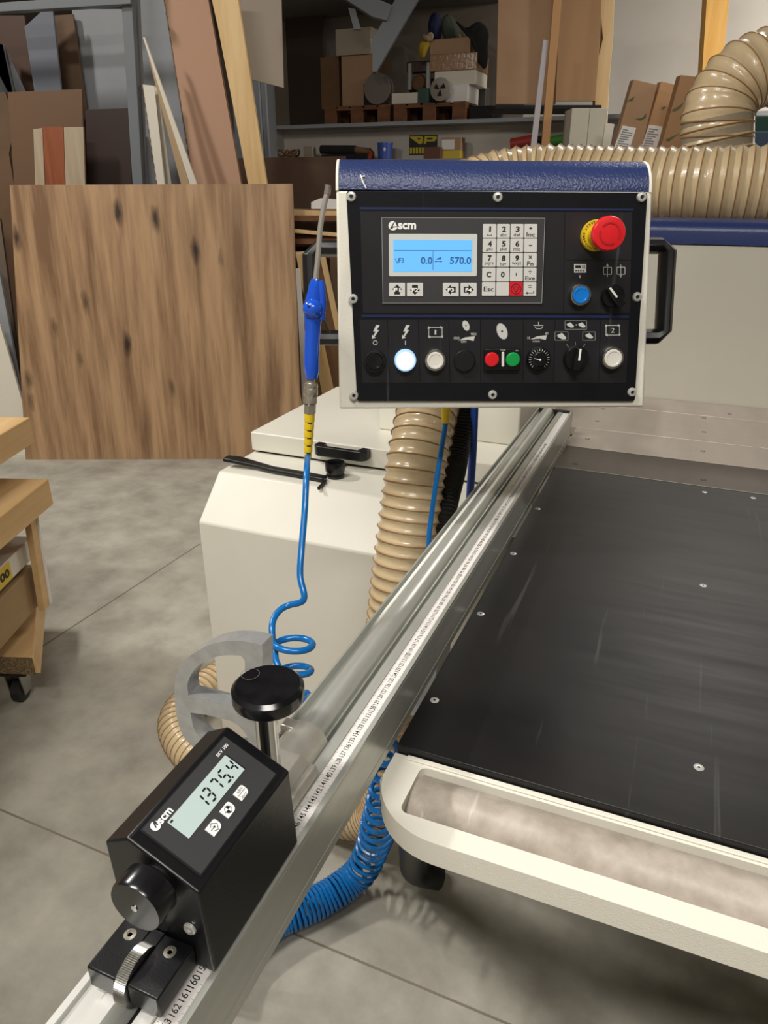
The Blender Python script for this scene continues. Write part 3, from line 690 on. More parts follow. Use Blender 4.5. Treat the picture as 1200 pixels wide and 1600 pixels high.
for i, (x0, x1) in enumerate(((608, 633), (635.8, 661), (692, 716.8), (719.6, 744.8))):
    ko = key(x0, x1, 442, 463, KEY, 'function_key'); m_ = (x0 + x1) / 2; c_ = 452.5
    ar = {0: [(m_, c_ - 8), (m_ + 8, c_), (m_ + 4.5, c_), (m_ + 4.5, c_ + 7.5), (m_ - 4.5, c_ + 7.5), (m_ - 4.5, c_), (m_ - 8, c_)],
          1: [(m_, c_ + 8), (m_ - 8, c_), (m_ - 4.5, c_), (m_ - 4.5, c_ - 7.5), (m_ + 4.5, c_ - 7.5), (m_ + 4.5, c_), (m_ + 8, c_)],
          2: [(m_ - 8, c_), (m_, c_ - 8), (m_, c_ - 4.5), (m_ + 7.5, c_ - 4.5), (m_ + 7.5, c_ + 4.5), (m_, c_ + 4.5), (m_, c_ + 8)],
          3: [(m_ + 8, c_), (m_, c_ + 8), (m_, c_ + 4.5), (m_ - 7.5, c_ + 4.5), (m_ - 7.5, c_ - 4.5), (m_, c_ - 4.5), (m_, c_ - 8)]}[i]
    flat([pg(ar, kk)], 0, INK, 'arrow_marking', ko)
    flat([tx('F%d' % (i + 1), m_, c_ + .5, 5.8, 10, kk + .0001, .025)], 0, PRINTW, 'key_marking', ko)

# push buttons
def button(px, py, capm, rimm, nm='push_button', r=16.2, body=.0105, label=None, lit=None):
    u, v = U(px, py, .010); R_ = r * S
    e = MB().lathe([(R_ * 1.04, 0), (R_ * 1.04, .004), (R_, .0085), (R_ * .96, .0098), (R_ * .84, .0100), (R_ * .83, .0085)], (u, v, 0), (0, 0, 1), 40).build(nm, rimm, cpn)
    if label: e['label'] = label
    MB().lathe([(R_ * .80, .004), (R_ * .80, .0098), (R_ * .76, .0112), (R_ * .60, .0113), (R_ * .56, .0108), (R_ * .01, .0104)], (u, v, 0), (0, 0, 1), 40).build('button_cap', capm, e)
    return e
button(908, 461, BLUEB, CHR, label='blue round push button')
button(585.5, 565, BLKS, BLK, r=17, label='black round push button'); button(633.5, 564, LIT, LITR, r=17, label='lit white push button')
button(680.3, 563.5, WBUT, CHR, r=17, label='unlit white push button left of the black one'); button(958.3, 559.8, WBUT, CHR, r=17.6, label='white push button at the far right of the row')
u, v = U(726, 564, .006)
MB().lathe([(.0138, 0), (.0138, .005), (.0128, .0062), (.0001, .0064)], (u, v, 0), (0, 0, 1), 36).build('blanking_plug', BLK, cpn)
def selector(px, py, ang, R_=.0142):
    u, v = U(px, py, .012)
    e = MB().lathe([(R_, 0), (R_, .008), (R_ * .93, .010), (R_ * .9, .010)], (u, v, 0), (0, 0, 1), 36).build('selector_switch', BLKS, cpn)
    M = T(u, v, .0, ang)
    g = MB().prism([(-.0048, -.0142), (.0048, -.0142), (.0052, .0), (.0034, .0142), (-.0034, .0142), (-.0052, 0)], 'z', .009, .021)
    MB().add(g.v, g.f, M).build('grip', BLKS, e, .0012)
    g = MB().box(-.0012, .0012, -.001, .0138, .0208, .0216); MB().add(g.v, g.f, M).build('pointer_line', PRINTW, e)
selector(960, 463, math.radians(42)); selector(902, 561, math.radians(-3), .0158)
u, v = U(842, 561, .008)
kn = MB().lathe([(.0152, 0), (.0152, .007), (.0138, .0095), (.0095, .0100), (.0090, .015), (.0080, .016), (.0001, .0161)], (u, v, 0), (0, 0, 1), 40).build('dial_knob', BLKS, cpn)
mb = MB()
for k in range(19):
    q_ = math.radians(-50 + 280 * k / 18 - 0); a_, b_ = math.cos(q_), math.sin(q_)
    w_ = .00018; r0, r1 = .0104, .0134
    mb.add([(u + a_ * r0 - b_ * w_, v + b_ * r0 + a_ * w_, .0102), (u + a_ * r1 - b_ * w_, v + b_ * r1 + a_ * w_, .0100), (u + a_ * r1 + b_ * w_, v + b_ * r1 - a_ * w_, .0100), (u + a_ * r0 + b_ * w_, v + b_ * r0 - a_ * w_, .0102)], [(0, 1, 2, 3)])
mb.build('dial_ticks', PRINTW, kn)
flat([([Vector((u + a, v + b, .0163)) for a, b in circle(0, 0, .0014, 12)], [tuple(range(12))], None), ([Vector(p) for p in ((u - .001, v + .0005, .0163), (u - .0078, v + .002, .0163), (u - .0077, v + .0014, .0163), (u - .001, v - .0002, .0163))], [(0, 1, 2, 3)], None)], 0, PRINTW, 'pointer', kn)
# twin start stop switch
tw = quad([(757, 544.5), (813.5, 544.5), (813, 579), (756.5, 579)], 0, .008, BLKS, 'twin_switch', .001, r=.003)
for x_, m_, l_ in ((768.8, RED, 'red stop button'), (801.8, GRN, 'green start button')):
    u, v = U(x_, 562, .011); bo = MB().lathe([(.0092, .008), (.0090, .0105), (.0078, .0118), (.0001, .0120)], (u, v, 0), (0, 0, 1), 32).build('switch_button', m_, tw); bo['label'] = l_
quad([(784, 550), (788, 550), (788, 573), (784, 573)], .008, .0095, WBUT, 'indicator_bar', .0005, tw, r=.0014)
flat([tx('STOP', 786, 547, 2.4, 8, .0082), tx('ON', 808, 548, 2.2, 5, .0082)], 0, PRINT, 'switch_lettering', tw)
# emergency stop
u, v = U(931.5, 368, .004)
es = MB().lathe([(.0186, 0), (.0186, .004), (.0178, .006), (.0135, .0062)], (u, v, 0), (0, 0, 1), 40).build('emergency_stop', YEL, cpn)
mb = MB()
for st, a0 in (('EMERGENCY', 225), ('ARRET', 135), ('NOTHALT', 315), ('STOP', 45)):
    for k, ch in enumerate(st):
        a_ = math.radians(a0 + (k - len(st) / 2) * 11.5); vs, fs = text(ch, .0026, None, .02)
        mb.add(vs, fs, T(u + math.cos(a_) * .0158, v + math.sin(a_) * .0158, .0066, a_ + PI / 2))
mb.build('warning_lettering', INK, es)
MB().lathe([(.0112, .006), (.0112, .044)], (u, v, 0), (0, 0, 1), 32).build('collar', YEL, es)
MB().lathe([(.0085, .03), (.0175, .046), (.0195, .052), (.0195, .0575), (.018, .0605), (.012, .0615), (.0001, .0617)], (u, v, 0), (0, 0, 1), 48).build('mushroom_button', RED, es)
mb = MB()
def arcband(mb, cx_, cy_, r0, r1, a0, a1, z, n=18):
    vs = []; fs = []
    for k in range(n + 1):
        q_ = math.radians(a0 + (a1 - a0) * k / n)
        vs += [(cx_ + r0 * math.cos(q_), cy_ + r0 * math.sin(q_), z), (cx_ + r1 * math.cos(q_), cy_ + r1 * math.sin(q_), z)]
        if k: fs.append((2 * k - 2, 2 * k - 1, 2 * k + 1, 2 * k))
    mb.add(vs, fs)
arcband(mb, u, v, .0105, .0124, -30, 140, .0621); arcband(mb, u, v, .0105, .0124, 165, 300, .0621)
mb.build('arrow_marking', mat('dark_red_mark', '#b01820', .4), es)
# symbols
Z = .00055; sy = []
def bolt(x, y): return pg([(x + 1, y - 11), (x + 7, y - 11), (x + 2.2, y - 3.5), (x + 6, y - 3.5), (x - 1.5, y + 7.5), (x + 1, y + 9), (x - 5.5, y + 10.5), (x - 5.2, y + 4), (x - 3.2, y + 5.6), (x + .3, y - 1), (x - 3.4, y - 1)], Z)
def emit(nm):
    global sy
    flat(sy, 0, PRINT, nm); sy = []
sy += [bolt(586.5, 519)]; emit('lightning_symbol'); sy += [bolt(633.5, 519)]; emit('lightning_symbol')
sy += [] + ringp(586.3, 535.5, 2.8, 3.7, Z, 20) + [ln(633.5, 532.5, 633.5, 539, 1.1, Z)]
def cyc(x, y, st):
    o = [ln(x - 10.5, y - 7, x + 10.5, y - 7, .9, Z), ln(x - 10.5, y + 8, x + 10.5, y + 8, .9, Z), ln(x - 10.5, y - 7, x - 10.5, y + 8, .9, Z), ln(x + 10.5, y - 7, x + 10.5, y + 8, .9, Z),
         pg([(x + 12, y - 7), (x + 8, y - 9.3), (x + 8, y - 4.7)], Z), pg([(x - 12, y + 8), (x - 8, y + 5.7), (x - 8, y + 10.3)], Z), pg([(x + 10.5, y + 10), (x + 8.4, y + 6), (x + 12.6, y + 6)], Z), pg([(x - 10.5, y - 9), (x - 8.4, y - 5), (x - 12.6, y - 5)], Z),
         tx(st, x, y + .5, 7.5, 2.6 if st == '1' else 5, Z, .0)]
    return o
emit('off_on_symbol'); sy += cyc(680.4, 518.5, '1'); emit('cycle_symbol'); sy += cyc(957.5, 515.5, '2'); emit('cycle_symbol')
def blade(x, y, r, ex, teeth):
    pts = []
    for k in range(teeth * 2):
        a_ = 2 * PI * k / (teeth * 2); rr_ = r if k % 2 else r * .88
        pts.append((x + rr_ * math.cos(a_) * ex + rr_ * math.sin(a_) * .22, y + rr_ * math.sin(a_)))
    return pg(pts, Z)
sy += [blade(728, 508.8, 8.6, .66, 20)]; emit('saw_blade_symbol'); sy += [blade(784.5, 517.7, 13.3, .66, 22)]; emit('saw_blade_symbol')
def wedge(x, y, w): return pg([(x, y + 7), (x + w * .4, y + 2), (x + w, y), (x + w * .93, y + 7.5), (x + w * .6, y + 5.6), (x + w * .3, y + 6)], Z)
sy += [wedge(716, 525.2, 26), tx('1500', 713.5, 528.3, 4, 9, Z), tx('9850', 740, 522, 4, 9, Z), tx('RPM', 724.5, 534, 3.6, 8, Z)]; emit('speed_scale_symbol')
sy += [wedge(828.5, 523.6, 26), tx('10', 826, 528, 4, 4, Z), tx('40', 854, 521, 4, 5, Z), tx('m/min', 838, 533, 3.6, 11, Z)]; emit('feed_scale_symbol')
sy += [ln(833.5, 508.5, 849, 508.5, .9, Z), ln(841.5, 503, 841.5, 508, .9, Z), ln(836, 510.5, 838, 513.5, .9, Z), ln(838, 513.5, 846, 513.5, .9, Z), ln(846, 513.5, 848, 510.5, .9, Z)]; emit('feed_symbol')
def sqr(x0, y0, x1, y1, w=.8): return [ln(x0, y0, x1, y0, w, Z), ln(x1, y0, x1, y1, w, Z), ln(x1, y1, x0, y1, w, Z), ln(x0, y1, x0, y0, w, Z)]
GP = mat('grey_print', '#8e8e8c', .5)
bx_ = sqr(883, 501, 916.5, 514.5) + sqr(867, 518.5, 887.5, 531.5) + sqr(910.5, 518.5, 930, 531.5) + [ln(914, 537.5, 911.5, 542, .8, Z), ln(899, 534, 899, 539, .8, Z), ln(885.5, 537.5, 888.3, 543, .8, Z)]
flat(bx_, 0, GP, 'symbol_frames')
def tile(x, y, s_=1): return pg([(x - 7 * s_, y - 1.5 * s_), (x + .5 * s_, y - 5 * s_), (x + 7.5 * s_, y + 2.5 * s_), (x + 6 * s_, y + 5 * s_), (x + 1 * s_, y + 5.2 * s_), (x - 6 * s_, y + 1.5 * s_)], Z)
sy += [tile(891, 507.5, .8), tile(909, 507.5, .8), tile(877.5, 525), tile(920.5, 524.5, .85), pg(circle(900.3, 507.7, 1, 8), Z)]; emit('tilt_symbols')
sy += [pg([(897, 412.5), (916, 412.5), (916, 426), (897, 426)], Z), ln(906, 430, 906, 434.5, 1, Z)]; emit('keypad_symbol')
for x_, d_ in ((949, -1), (970, 1)):
    sy += sqr(x_ - 6, 417.5, x_ + 6.5, 428.5, .9) + [ln(x_, 413.5 + (0 if d_ < 0 else 0), x_, 432.5, .9, Z), pg([(x_, 411.5), (x_ - 2, 415.5), (x_ + 2, 415.5)] if d_ < 0 else [(x_, 434), (x_ - 2, 430), (x_ + 2, 430)], Z)]
emit('lift_symbols')
flat([pg([(899, 414.5), (907.5, 414.5), (907.5, 419), (899, 419)], Z + .0001)] + [pg([(x_, y_), (x_ + 2, y_), (x_ + 2, y_ + 1.8), (x_, y_ + 1.8)], Z + .0001) for x_ in (909.5, 912.3) for y_ in (414.5, 417.3)] + [pg([(x_, 422), (x_ + 2.4, 422), (x_ + 2.4, 424), (x_, 424)], Z + .0001) for x_ in (899, 902.6, 906.2, 910)] +
     [pg(circle(728, 508.8, 1.1, 10), Z + .0001), pg(circle(784.5, 517.7, 1.6, 10), Z + .0001)], 0, MODUL, 'symbol_cutouts')
# scuffs on the rolled top
sc_ = MB(); 
for x0, y0, x1, y1 in ((563, 272, 567, 284), (567, 284, 572, 294), (565, 275, 570, 274)):
    a = U(x0, y0, .0); b = U(x1, y1, .0); sc_.tube([(a[0], a[1], -.002 - (a[1] - ul[1]) ** 2 * 12), (b[0], b[1], -.002 - (b[1] - ul[1]) ** 2 * 12)], .0009, 5)
sc_.build('paint_scuff', PRINTW, cpn)
# side handles
def bow(side, px):
    zc = -.055
    pts = [U(x, y, zc) for x, y in px]
    o = MB(); prof_ = []
    vs = []; w_ = [.0085, .0085, .0085, .0085]
    mb = MB().tube([(p[0], p[1], zc) for p in pts], .0105, 8)
    e = MB()
    e.v = [Vector((p.x, p.y, zc + (p.z - zc) * 1.6)) for p in mb.v]; e.f = mb.f
    e.build('bow_handle', BLK, cpn, .001)
bow(0, [(546, 388), (497, 388), (484, 398), (487, 515), (502, 528), (548, 528)])
bow(1, [(1000, 384), (1031, 384), (1043, 392), (1036, 516), (1024, 526), (992, 526)])
# pivot bracket to the column
mbk = MB().box(-.06, .06, -.07, .05, -DEP - .02, -DEP); mbk.build('rear_bracket', BLK, cpn, .002)
top = PF.R @ (Vector((-.50, 1.85, 1.10)) - PF.o)
mba = MB().tube([(0, 0, -DEP - .015), (0, -.01, -.25), (top.x * .5, top.y * .5, top.z * .6), (top.x, top.y, top.z)], .025, 14); mba.build('support_arm', WHITE2, cpn)

# ================================================================ AIR GUN
gd = .90
GF = FR(CP + ray(489, 500) * gd, pu, pv, pn)
gun = empty('air_blow_gun', 'blue air blow gun with bent steel nozzle, hanging left of the control panel', 'air gun', GF)
def G(px, py, z=0): p = GF.hit(px, py, 'z', z); return Vector(p)
MB().tube(spline([G(493, 438), G(497, 400), G(500, 360), G(505, 328), G(512, 297)], .004), .0032, 12).build('nozzle_tube', NOZ, gun)
MB().cyl(G(511, 303), G(513, 289), .0038, 14).build('nozzle_tip', NICK, gun)
bpts = [G(495, 436), G(494, 445), G(492, 458), G(490, 472), G(489, 484), G(489, 496), G(489, 510), G(488, 530), G(487, 560), G(487, 580), G(487, 592)]
MB().tube(bpts, [.0062, .0085, .0090, .0105, .0118, .0110, .0098, .0096, .0094, .0094, .0070], 24).build('gun_body', GUNB, gun)
MB().sphere(G(489, 483, .006), .0125, 14).build('trigger_housing', GUNB, gun)
MB().tube(spline([G(501, 440, .002), G(503, 455, .004), G(504, 475, .003), G(502, 500, .002)], .003), .0045, 12).build('trigger_lever', GUNB, gun)
for x_, y_ in ((482, 478), (496, 495)): MB().cyl(G(x_, y_, .0160), G(x_, y_, .0186), .0013, 10).build('rivet_hole', INK, gun)
cA, cB = G(486, 594), G(484, 648); dv = (cB - cA); L_ = dv.length
MB().lathe([(.0045, -.002), (.0052, .003), (.0085, .004), (.0092, .008), (.0085, .010), (.0092, .012), (.0092, .020), (.0082, .022), (.0088, .025), (.0088, .029), (.007, .030)], cA, dv, 28).build('quick_coupling', NICK, gun)
MB().lathe([(.0078, .030), (.0078, L_ - .002), (.006, L_)], cA, dv, 6).build('hex_nut', NICK, gun, .0006)
sA, sB = G(484, 646), G(481, 715); sd = sB - sA
pr_ = [(.0064, 0)]
for k in range(5): pr_ += [(.0066 - k * .0003, .010 * k + .004), (.0066 - k * .0003, .010 * k + .0105), (.0058 - k * .0003, .0108 + k * .010)]
pr_ += [(.0048, sd.length)]
MB().lathe(pr_, sA, sd, 20).build('yellow_sleeve', YEL, gun)
for k in range(5):
    q_ = sA + sd.normalized() * (.012 + .010 * k) + Vector((.001, 0, .0056 - k * .0003)); MB().box(q_.x - .0026, q_.x + .0026, q_.y - .0006, q_.y + .0006, q_.z - .0005, q_.z + .0005).build('sleeve_slot', INK, gun)
# hook that carries the gun
hk = MB().tube([G(515, 520, -.045), G(505, 500, -.03), G(492, 492, -.014)], .002, 8); hk.build('hanging_hook', BLK, gun)

# hose of the gun, with its spiral
d0 = GF.world(G(481, 712))
hp = [d0]
for x_, y_, d_ in ((479, 740, .905), (476, 800, .89), (471, 860, .875), (469, 900, .868), (475, 936, .862)): hp.append(CP + ray(x_, y_) * d_)
def loop(cx_, cy_, rx, ry, a0, a1, d_, n=8, dx=0, dy=0):
    for k in range(n):
        t = k / (n - 1); a_ = math.radians(a0 + (a1 - a0) * t); x_ = cx_ + rx * math.cos(a_) + dx * t; y_ = cy_ - ry * math.sin(a_) + dy * t
        hp.append(CP + ray(x_, y_) * (d_ + .02 * math.sin(a_)))
loop(456, 975, 31, 30, 95, 180, .855, 5, 0, 6)
loop(457, 1002, 31, 13, 190, 520, .85, 14, 1, 10)
loop(459, 1022, 29, 18, 180, 200, .85, 3, 0, 6)
loop(459, 1041, 27, 11, 225, 520, .85, 12, 0, 14)
loop(462, 1066, 26, 14, 200, 225, .85, 2, 0, 2)
loop(463, 1084, 20, 10, 260, 400, .85, 6, 0, 6)
e_ = hp[-1]
hp += [e_ + Vector((-.02, .03, -.05)), e_ + Vector((-.05, .05, -.2)), Vector((-.62, .80, .35)), Vector((-.66, .76, .08))]
single(MB().tube([p - hp[0] for p in spline(hp, .004)], .0040, 12), 'gun_air_hose', HOSEB, 'blue air hose hanging from the blow gun, twisting into loose loops above the fence', 'air hose', FR(hp[0], *WF.R))

# ================================================================ FLIP STOP with digital readout
YB0, YB1 = .25, .364
bo_ = Vector((-.262, .307, .9575))
rd = empty('digital_readout', 'black metal digital readout box with grey display, riding on the fence rail', 'readout box', loc=bo_)
bprof = [(-.2985, 1.044), (-.2785, 1.0555), (-.2270, 1.0302), (-.2235, .9575), (-.2620, .9575), (-.2905, .966), (-.2960, .985)]
MB().prism([(p[0] - bo_.x, p[1] - bo_.z) for p in bprof], 'y', YB0 - bo_.y, YB1 - bo_.y).build('case', BOXB, rd, .0018, seg=3)
tA, tB = Vector((-.2785, 0, 1.0555)), Vector((-.2270, 0, 1.0302)); tc_ = (tA + tB) / 2; ty = (tA - tB).normalized()
DFm = FR((tc_.x, (YB0 + YB1) / 2, tc_.z), (0, 1, 0), ty, Vector((0, 1, 0)).cross(ty))
face = bpy.data.objects.new('display_face', None)
def D(px, py, z=0): p = DFm.hit(px, py, 'z', z); return (p.x, p.y)
Mw = Matrix.Translation(-bo_) @ DFm.M
def dbuild(polys, z0, z1, m, nm, parent=None, bev=0):
    mb = MB()
    for p in polys: mb.prism(p, 'z', z0, z1)
    mb2 = MB().add(mb.v, mb.f, Mw); return mb2.build(nm, m, parent or rd, bev)
cq = [D(223, 1300), D(313, 1366), D(431, 1211), D(348, 1151)]
xa = (cq[0][0] + cq[1][0]) / 2; xb = (cq[2][0] + cq[3][0]) / 2; ya_ = (cq[1][1] + cq[2][1]) / 2; yb_ = (cq[0][1] + cq[3][1]) / 2
dbuild([rrect(xa - .001, xb + .001, ya_ - .001, yb_ + .001, .001)], .0001, .0006, DARK, 'face_groove')
fc = dbuild([rrect(xa, xb, ya_, yb_, .0006)], .0002, .0012, KEYU, 'face_panel')
lq = [D(260.8, 1286.7), D(294.2, 1312.5), D(381.7, 1203.3), D(350, 1181.7)]
lx0 = (lq[0][0] + lq[1][0]) / 2; lx1 = (lq[2][0] + lq[3][0]) / 2; ly0 = (lq[1][1] + lq[2][1]) / 2; ly1 = (lq[0][1] + lq[3][1]) / 2
dbuild([rrect(lx0 - .0001, lx1 + .0014, ly0 - .0002, ly1 + .0002, .0002)], .0012, .00135, DARK, 'window_edge', fc)
wn = dbuild([[(lx0, ly0), (lx1, ly0), (lx1, ly1), (lx0, ly1)]], .0012, .0015, LCDG, 'display_window', fc)
SEG = {'1': 'bc', '3': 'abgcd', '7': 'abc', '5': 'afgcd', '4': 'fgbc'}
polys = []; dh = (ly1 - ly0) * .56; dw = dh * .50; th = dh * .14; cyd = (ly0 + ly1) / 2 - (ly1 - ly0) * .04
def seg(cx_, cy_, ch):
    w, h = dw / 2, dh / 2
    pos = {'a': (-w, h, w, h), 'g': (-w, 0, w, 0), 'd': (-w, -h, w, -h), 'f': (-w, 0, -w, h), 'b': (w, 0, w, h), 'e': (-w, -h, -w, 0), 'c': (w, -h, w, 0)}
    for s_ in SEG[ch]:
        x0, y0, x1, y1 = pos[s_]; d_ = Vector((x1 - x0, y1 - y0)).normalized(); g = dh * .045; n_ = Vector((-d_.y, d_.x)) * th / 2
        a = Vector((x0, y0)) + d_ * g; b = Vector((x1, y1)) - d_ * g
        pp = [a, a + n_ + d_ * th / 2, b + n_ - d_ * th / 2, b, b - n_ - d_ * th / 2, a - n_ + d_ * th / 2]
        polys.append([(cx_ + p.x + p.y * .14, cy_ + p.y) for p in pp])
K6 = lambda x, y: D(220 + x / 6, 1150 + y / 6)
for (x_, y_), ch in zip(((588, 650), (650, 572), (718, 482), (795, 400), (862, 312)), '13754'):
    polys = []; seg(K6(x_, y_)[0], cyd, ch)
    dbuild(polys, .0015, .0017, LCDK, 'display_digit', wn)
dpx = K6(872, 405)[0]; dbuild([circle(dpx - .0004, cyd - dh / 2, th * .6, 8)], .0015, .0017, LCDK, 'decimal_point', wn)
dbuild([[(lx0 + .001, ly1 - .0024), (lx0 + .0035, ly1 - .0024), (lx0 + .0035, ly1 - .0012), (lx0 + .001, ly1 - .0012)]], .0015, .0017, LCDK, 'unit_mark', wn)
def dtext(st, px, py, h, w, m, nm, bold=0, parent=None, z=.0013):
    u, v = K6(px, py); vs, fs = text(st, h, w, bold); return MB().add([Mw @ (T(u, v, z) @ p) for p in vs], fs).build(nm, m, parent or fc)
dtext('scm', 227, 757, .0042, .0125, PRINTW, 'maker_lettering', .03)
u, v = K6(133, 852)
dbuild([circle(u, v, .0034)], .0012, .0014, PRINTW, 'logo_disc', fc)
dbuild([[(u - .0012, v - .0008), (u + .0010, v + .0034), (u + .0026, v + .0024), (u + .0018, v - .0008), (u + .0009, v - .0008), (u + .0008, v + .0008), (u - .0003, v - .0010), (u - .0006, v - .0016)]], .0014, .0015, KEYU, 'logo_mark', fc)
dtext('SKV 100', 758, 142, .0026, .0135, PRINTW, 'model_lettering', .012)
for x_, y_, kd in ((680, 868, 'set'), (812, 702, 'ref'), (937, 542, 'abs')):
    u, v = K6(x_, y_); r_ = .0052
    pts = [(u - r_, v + r_ * .75), (u - r_, v - r_ * .75)] + [(u + r_ - .0036 + .0036 * math.cos(a_), v - r_ * .75 + .0036 + .0036 * math.sin(a_)) for a_ in [-PI / 2 + PI / 2 * k / 6 for k in range(7)]] + [(u + r_ - .002 + .002 * math.cos(a_), v + r_ * .75 - .002 + .002 * math.sin(a_)) for a_ in [PI / 2 * k / 4 for k in range(5)]]
    bt = dbuild([pts], .0012, .0018, PRINTW, 'face_button', fc)
    if kd == 'abs':
        dtext('abs', x_ - 22, y_ - 22, .0024, .006, INK, 'button_marking', 0, bt, .0019)
        dtext('incr', x_ + 25, y_ + 22, .0024, .006, INK, 'button_marking', 0, bt, .0019)
        dbuild([[(u - .0042, v - .0002), (u + .0042, v - .0002), (u + .0042, v + .0002), (u - .0042, v + .0002)]], .0018, .0019, INK, 'button_line', bt)
    elif kd == 'ref':
        mb = MB(); arcband(mb, u, v, .0024, .0028, 0, 360, .0019, 24)
        for a0_ in (0, 180): arcband(mb, u, v, .0001, .0026, a0_, a0_ + 90, .0019, 6)
        for a_ in (0, 90, 180, 270):
            c_, s_ = math.cos(math.radians(a_)), math.sin(math.radians(a_)); mb.add([(u + c_ * .0024 - s_ * .0002, v + s_ * .0024 + c_ * .0002, .0019), (u + c_ * .0036 - s_ * .0002, v + s_ * .0036 + c_ * .0002, .0019), (u + c_ * .0036 + s_ * .0002, v + s_ * .0036 - c_ * .0002, .0019), (u + c_ * .0024 + s_ * .0002, v + s_ * .0024 - c_ * .0002, .0019)], [(0, 1, 2, 3)])
        MB().add([Mw @ p for p in mb.v], mb.f).build('button_marking', INK, bt)
    else:
        mb = MB()
        P4 = [(u - .0022, v + .0016), (u + .0006, v + .0032), (u + .0034, v), (u + .0006, v - .0032), (u - .0022, v - .0016)]
        for (ax_, ay), (bx2, by) in list(zip(P4, P4[1:])) + [((u - .0034, v), (u + .0008, v))]:
            d_ = Vector((bx2 - ax_, by - ay)); n_ = Vector((-d_.y, d_.x)).normalized() * .00022; mb.add([(ax_ + n_.x, ay + n_.y, .0019), (bx2 + n_.x, by + n_.y, .0019), (bx2 - n_.x, by - n_.y, .0019), (ax_ - n_.x, ay - n_.y, .0019)], [(0, 1, 2, 3)])
        mb.add([(u + .0014, v, .0019), (u - .0002, v + .0011, .0019), (u - .0002, v - .0011, .0019)], [(0, 1, 2)])
        MB().add([Mw @ p for p in mb.v], mb.f).build('button_marking', INK, bt)
dk = P(207, 1423, 'y', .226)
MB().lathe([(.0165, 0), (.0190, .002), (.0190, .016), (.0180, .018), (.0030, .0182)], Vector((dk.x, YB0 - .004, dk.z)) - bo_, (0, -1, 0), 40).build('fine_adjust_knob', BLKS, rd)
MB().cyl(Vector((dk.x, YB0 + .001, dk.z)) - bo_, Vector((dk.x, YB0 - .006, dk.z)) - bo_, .012, 24).build('knob_shaft', BLK, rd)
MB().cyl(Vector((dk.x, YB0 - .0220, dk.z)) - bo_, Vector((dk.x, YB0 - .0228, dk.z)) - bo_, .0022, 14).build('knob_pin', CHR, rd)
sp_ = P(300, 1450, 'y', .25)
MB().lathe([(.0046, 0), (.0046, .0012), (.0036, .0022), (.0016, .0022), (.0014, .001)], Vector((sp_.x - .001, YB0 - .0003, sp_.z)) - bo_, (0, -1, 0), 20).build('case_screw', ZINC, rd)
# bracket with thumbwheel
b0 = P(158, 1517, 'z', .976); b1 = P(262, 1552, 'z', .974)
bk = empty('thumbwheel_clamp', 'small black clamp block with knurled silver wheel, at the near end of the readout box', 'clamp', loc=(-.262, .226, .957))
ko_ = Vector((-.262, .226, .957))
ybf = .212
for xa_, xb2 in ((-.2925, -.2700), (-.2605, -.2370)):
    MB().box(xa_ - ko_.x, xb2 - ko_.x, ybf - ko_.y, .2495 - ko_.y, .959 - ko_.z, .9775 - ko_.z).build('clamp_cheek', BOXB, bk, .0012)
MB().box(-.2700 - ko_.x, -.2605 - ko_.x, .240 - ko_.y, .2495 - ko_.y, .959 - ko_.z, .9775 - ko_.z).build('clamp_bridge', BOXB, bk)
for x_ in (-.2812, -.2490):
    MB().lathe([(.0042, 0), (.0042, .0004), (.0020, .0006), (.0012, -.0004)], Vector((x_, .240, .9775)) - ko_, (0, 0, 1), 20).build('countersunk_screw', NICK, bk)
wpr = []
MBw = MB(); nT = 90; wr = .0185; wc = Vector((-.2652, .2262, .9655)) - ko_
for sgn in (0, 1):
    for k in range(nT * 2):
        a_ = 2 * PI * k / (nT * 2); r_ = wr if k % 2 else wr - .0005
        MBw.v.append(wc + Vector((-.0042 + .0084 * sgn, r_ * math.cos(a_), r_ * math.sin(a_))))
nn_ = nT * 2
MBw.f = [tuple(range(nn_)), tuple(range(2 * nn_ - 1, nn_ - 1, -1))] + [(i, (i + 1) % nn_, (i + 1) % nn_ + nn_, i + nn_) for i in range(nn_)]
MBw.build('knurled_wheel', STEEL, bk, ang=10)

# clamp knob, D shaped stop and blocks
fo2 = Vector((-.30, .45, .957))
fs_ = empty('flip_stop', 'grey cast aluminium D shaped flip stop with black clamping knob, beyond the readout box', 'flip stop', loc=fo2)
yd = .452
def DP(x, y): p = P(260 + x / 4, 950 + y / 4, 'y', yd); return (p.x - fo2.x, p.z - fo2.z)
outer = [DP(*p) for p in ((600, 232), (500, 210), (400, 206), (310, 218), (230, 248), (150, 298), (95, 350), (62, 410), (50, 480), (52, 570), (62, 660), (82, 745), (112, 810), (160, 860), (230, 905), (330, 935), (470, 950), (575, 940), (575, 640), (600, 520), (600, 400))]
h1 = [DP(*p) for p in ((470, 300), (400, 295), (320, 303), (250, 330), (190, 370), (150, 425), (132, 480), (137, 548), (240, 575), (430, 628), (486, 642), (492, 500), (490, 330))]
h2 = [DP(*p) for p in ((150, 655), (250, 668), (400, 705), (450, 735), (490, 780), (510, 830), (490, 880), (380, 880), (270, 850), (200, 800), (165, 740))]
def sm2(pts, n):
    return [tuple(q.xy) for q in spline([(p[0], p[1], 0) for p in pts[:n]], .0015)] + pts[n:]
vs, fs = plate(sm2(outer, 18), [sm2(h1, 8), sm2(h2[3:] + h2[:3], 8)], .018)
Mx = Matrix(((1, 0, 0, 0), (0, 0, 1, 0), (0, 1, 0, 0), (0, 0, 0, 1)))
MB().add([Mx @ p + Vector((0, yd - fo2.y, 0)) for p in vs], fs).build('stop_plate', ALUC, fs_, .0012)
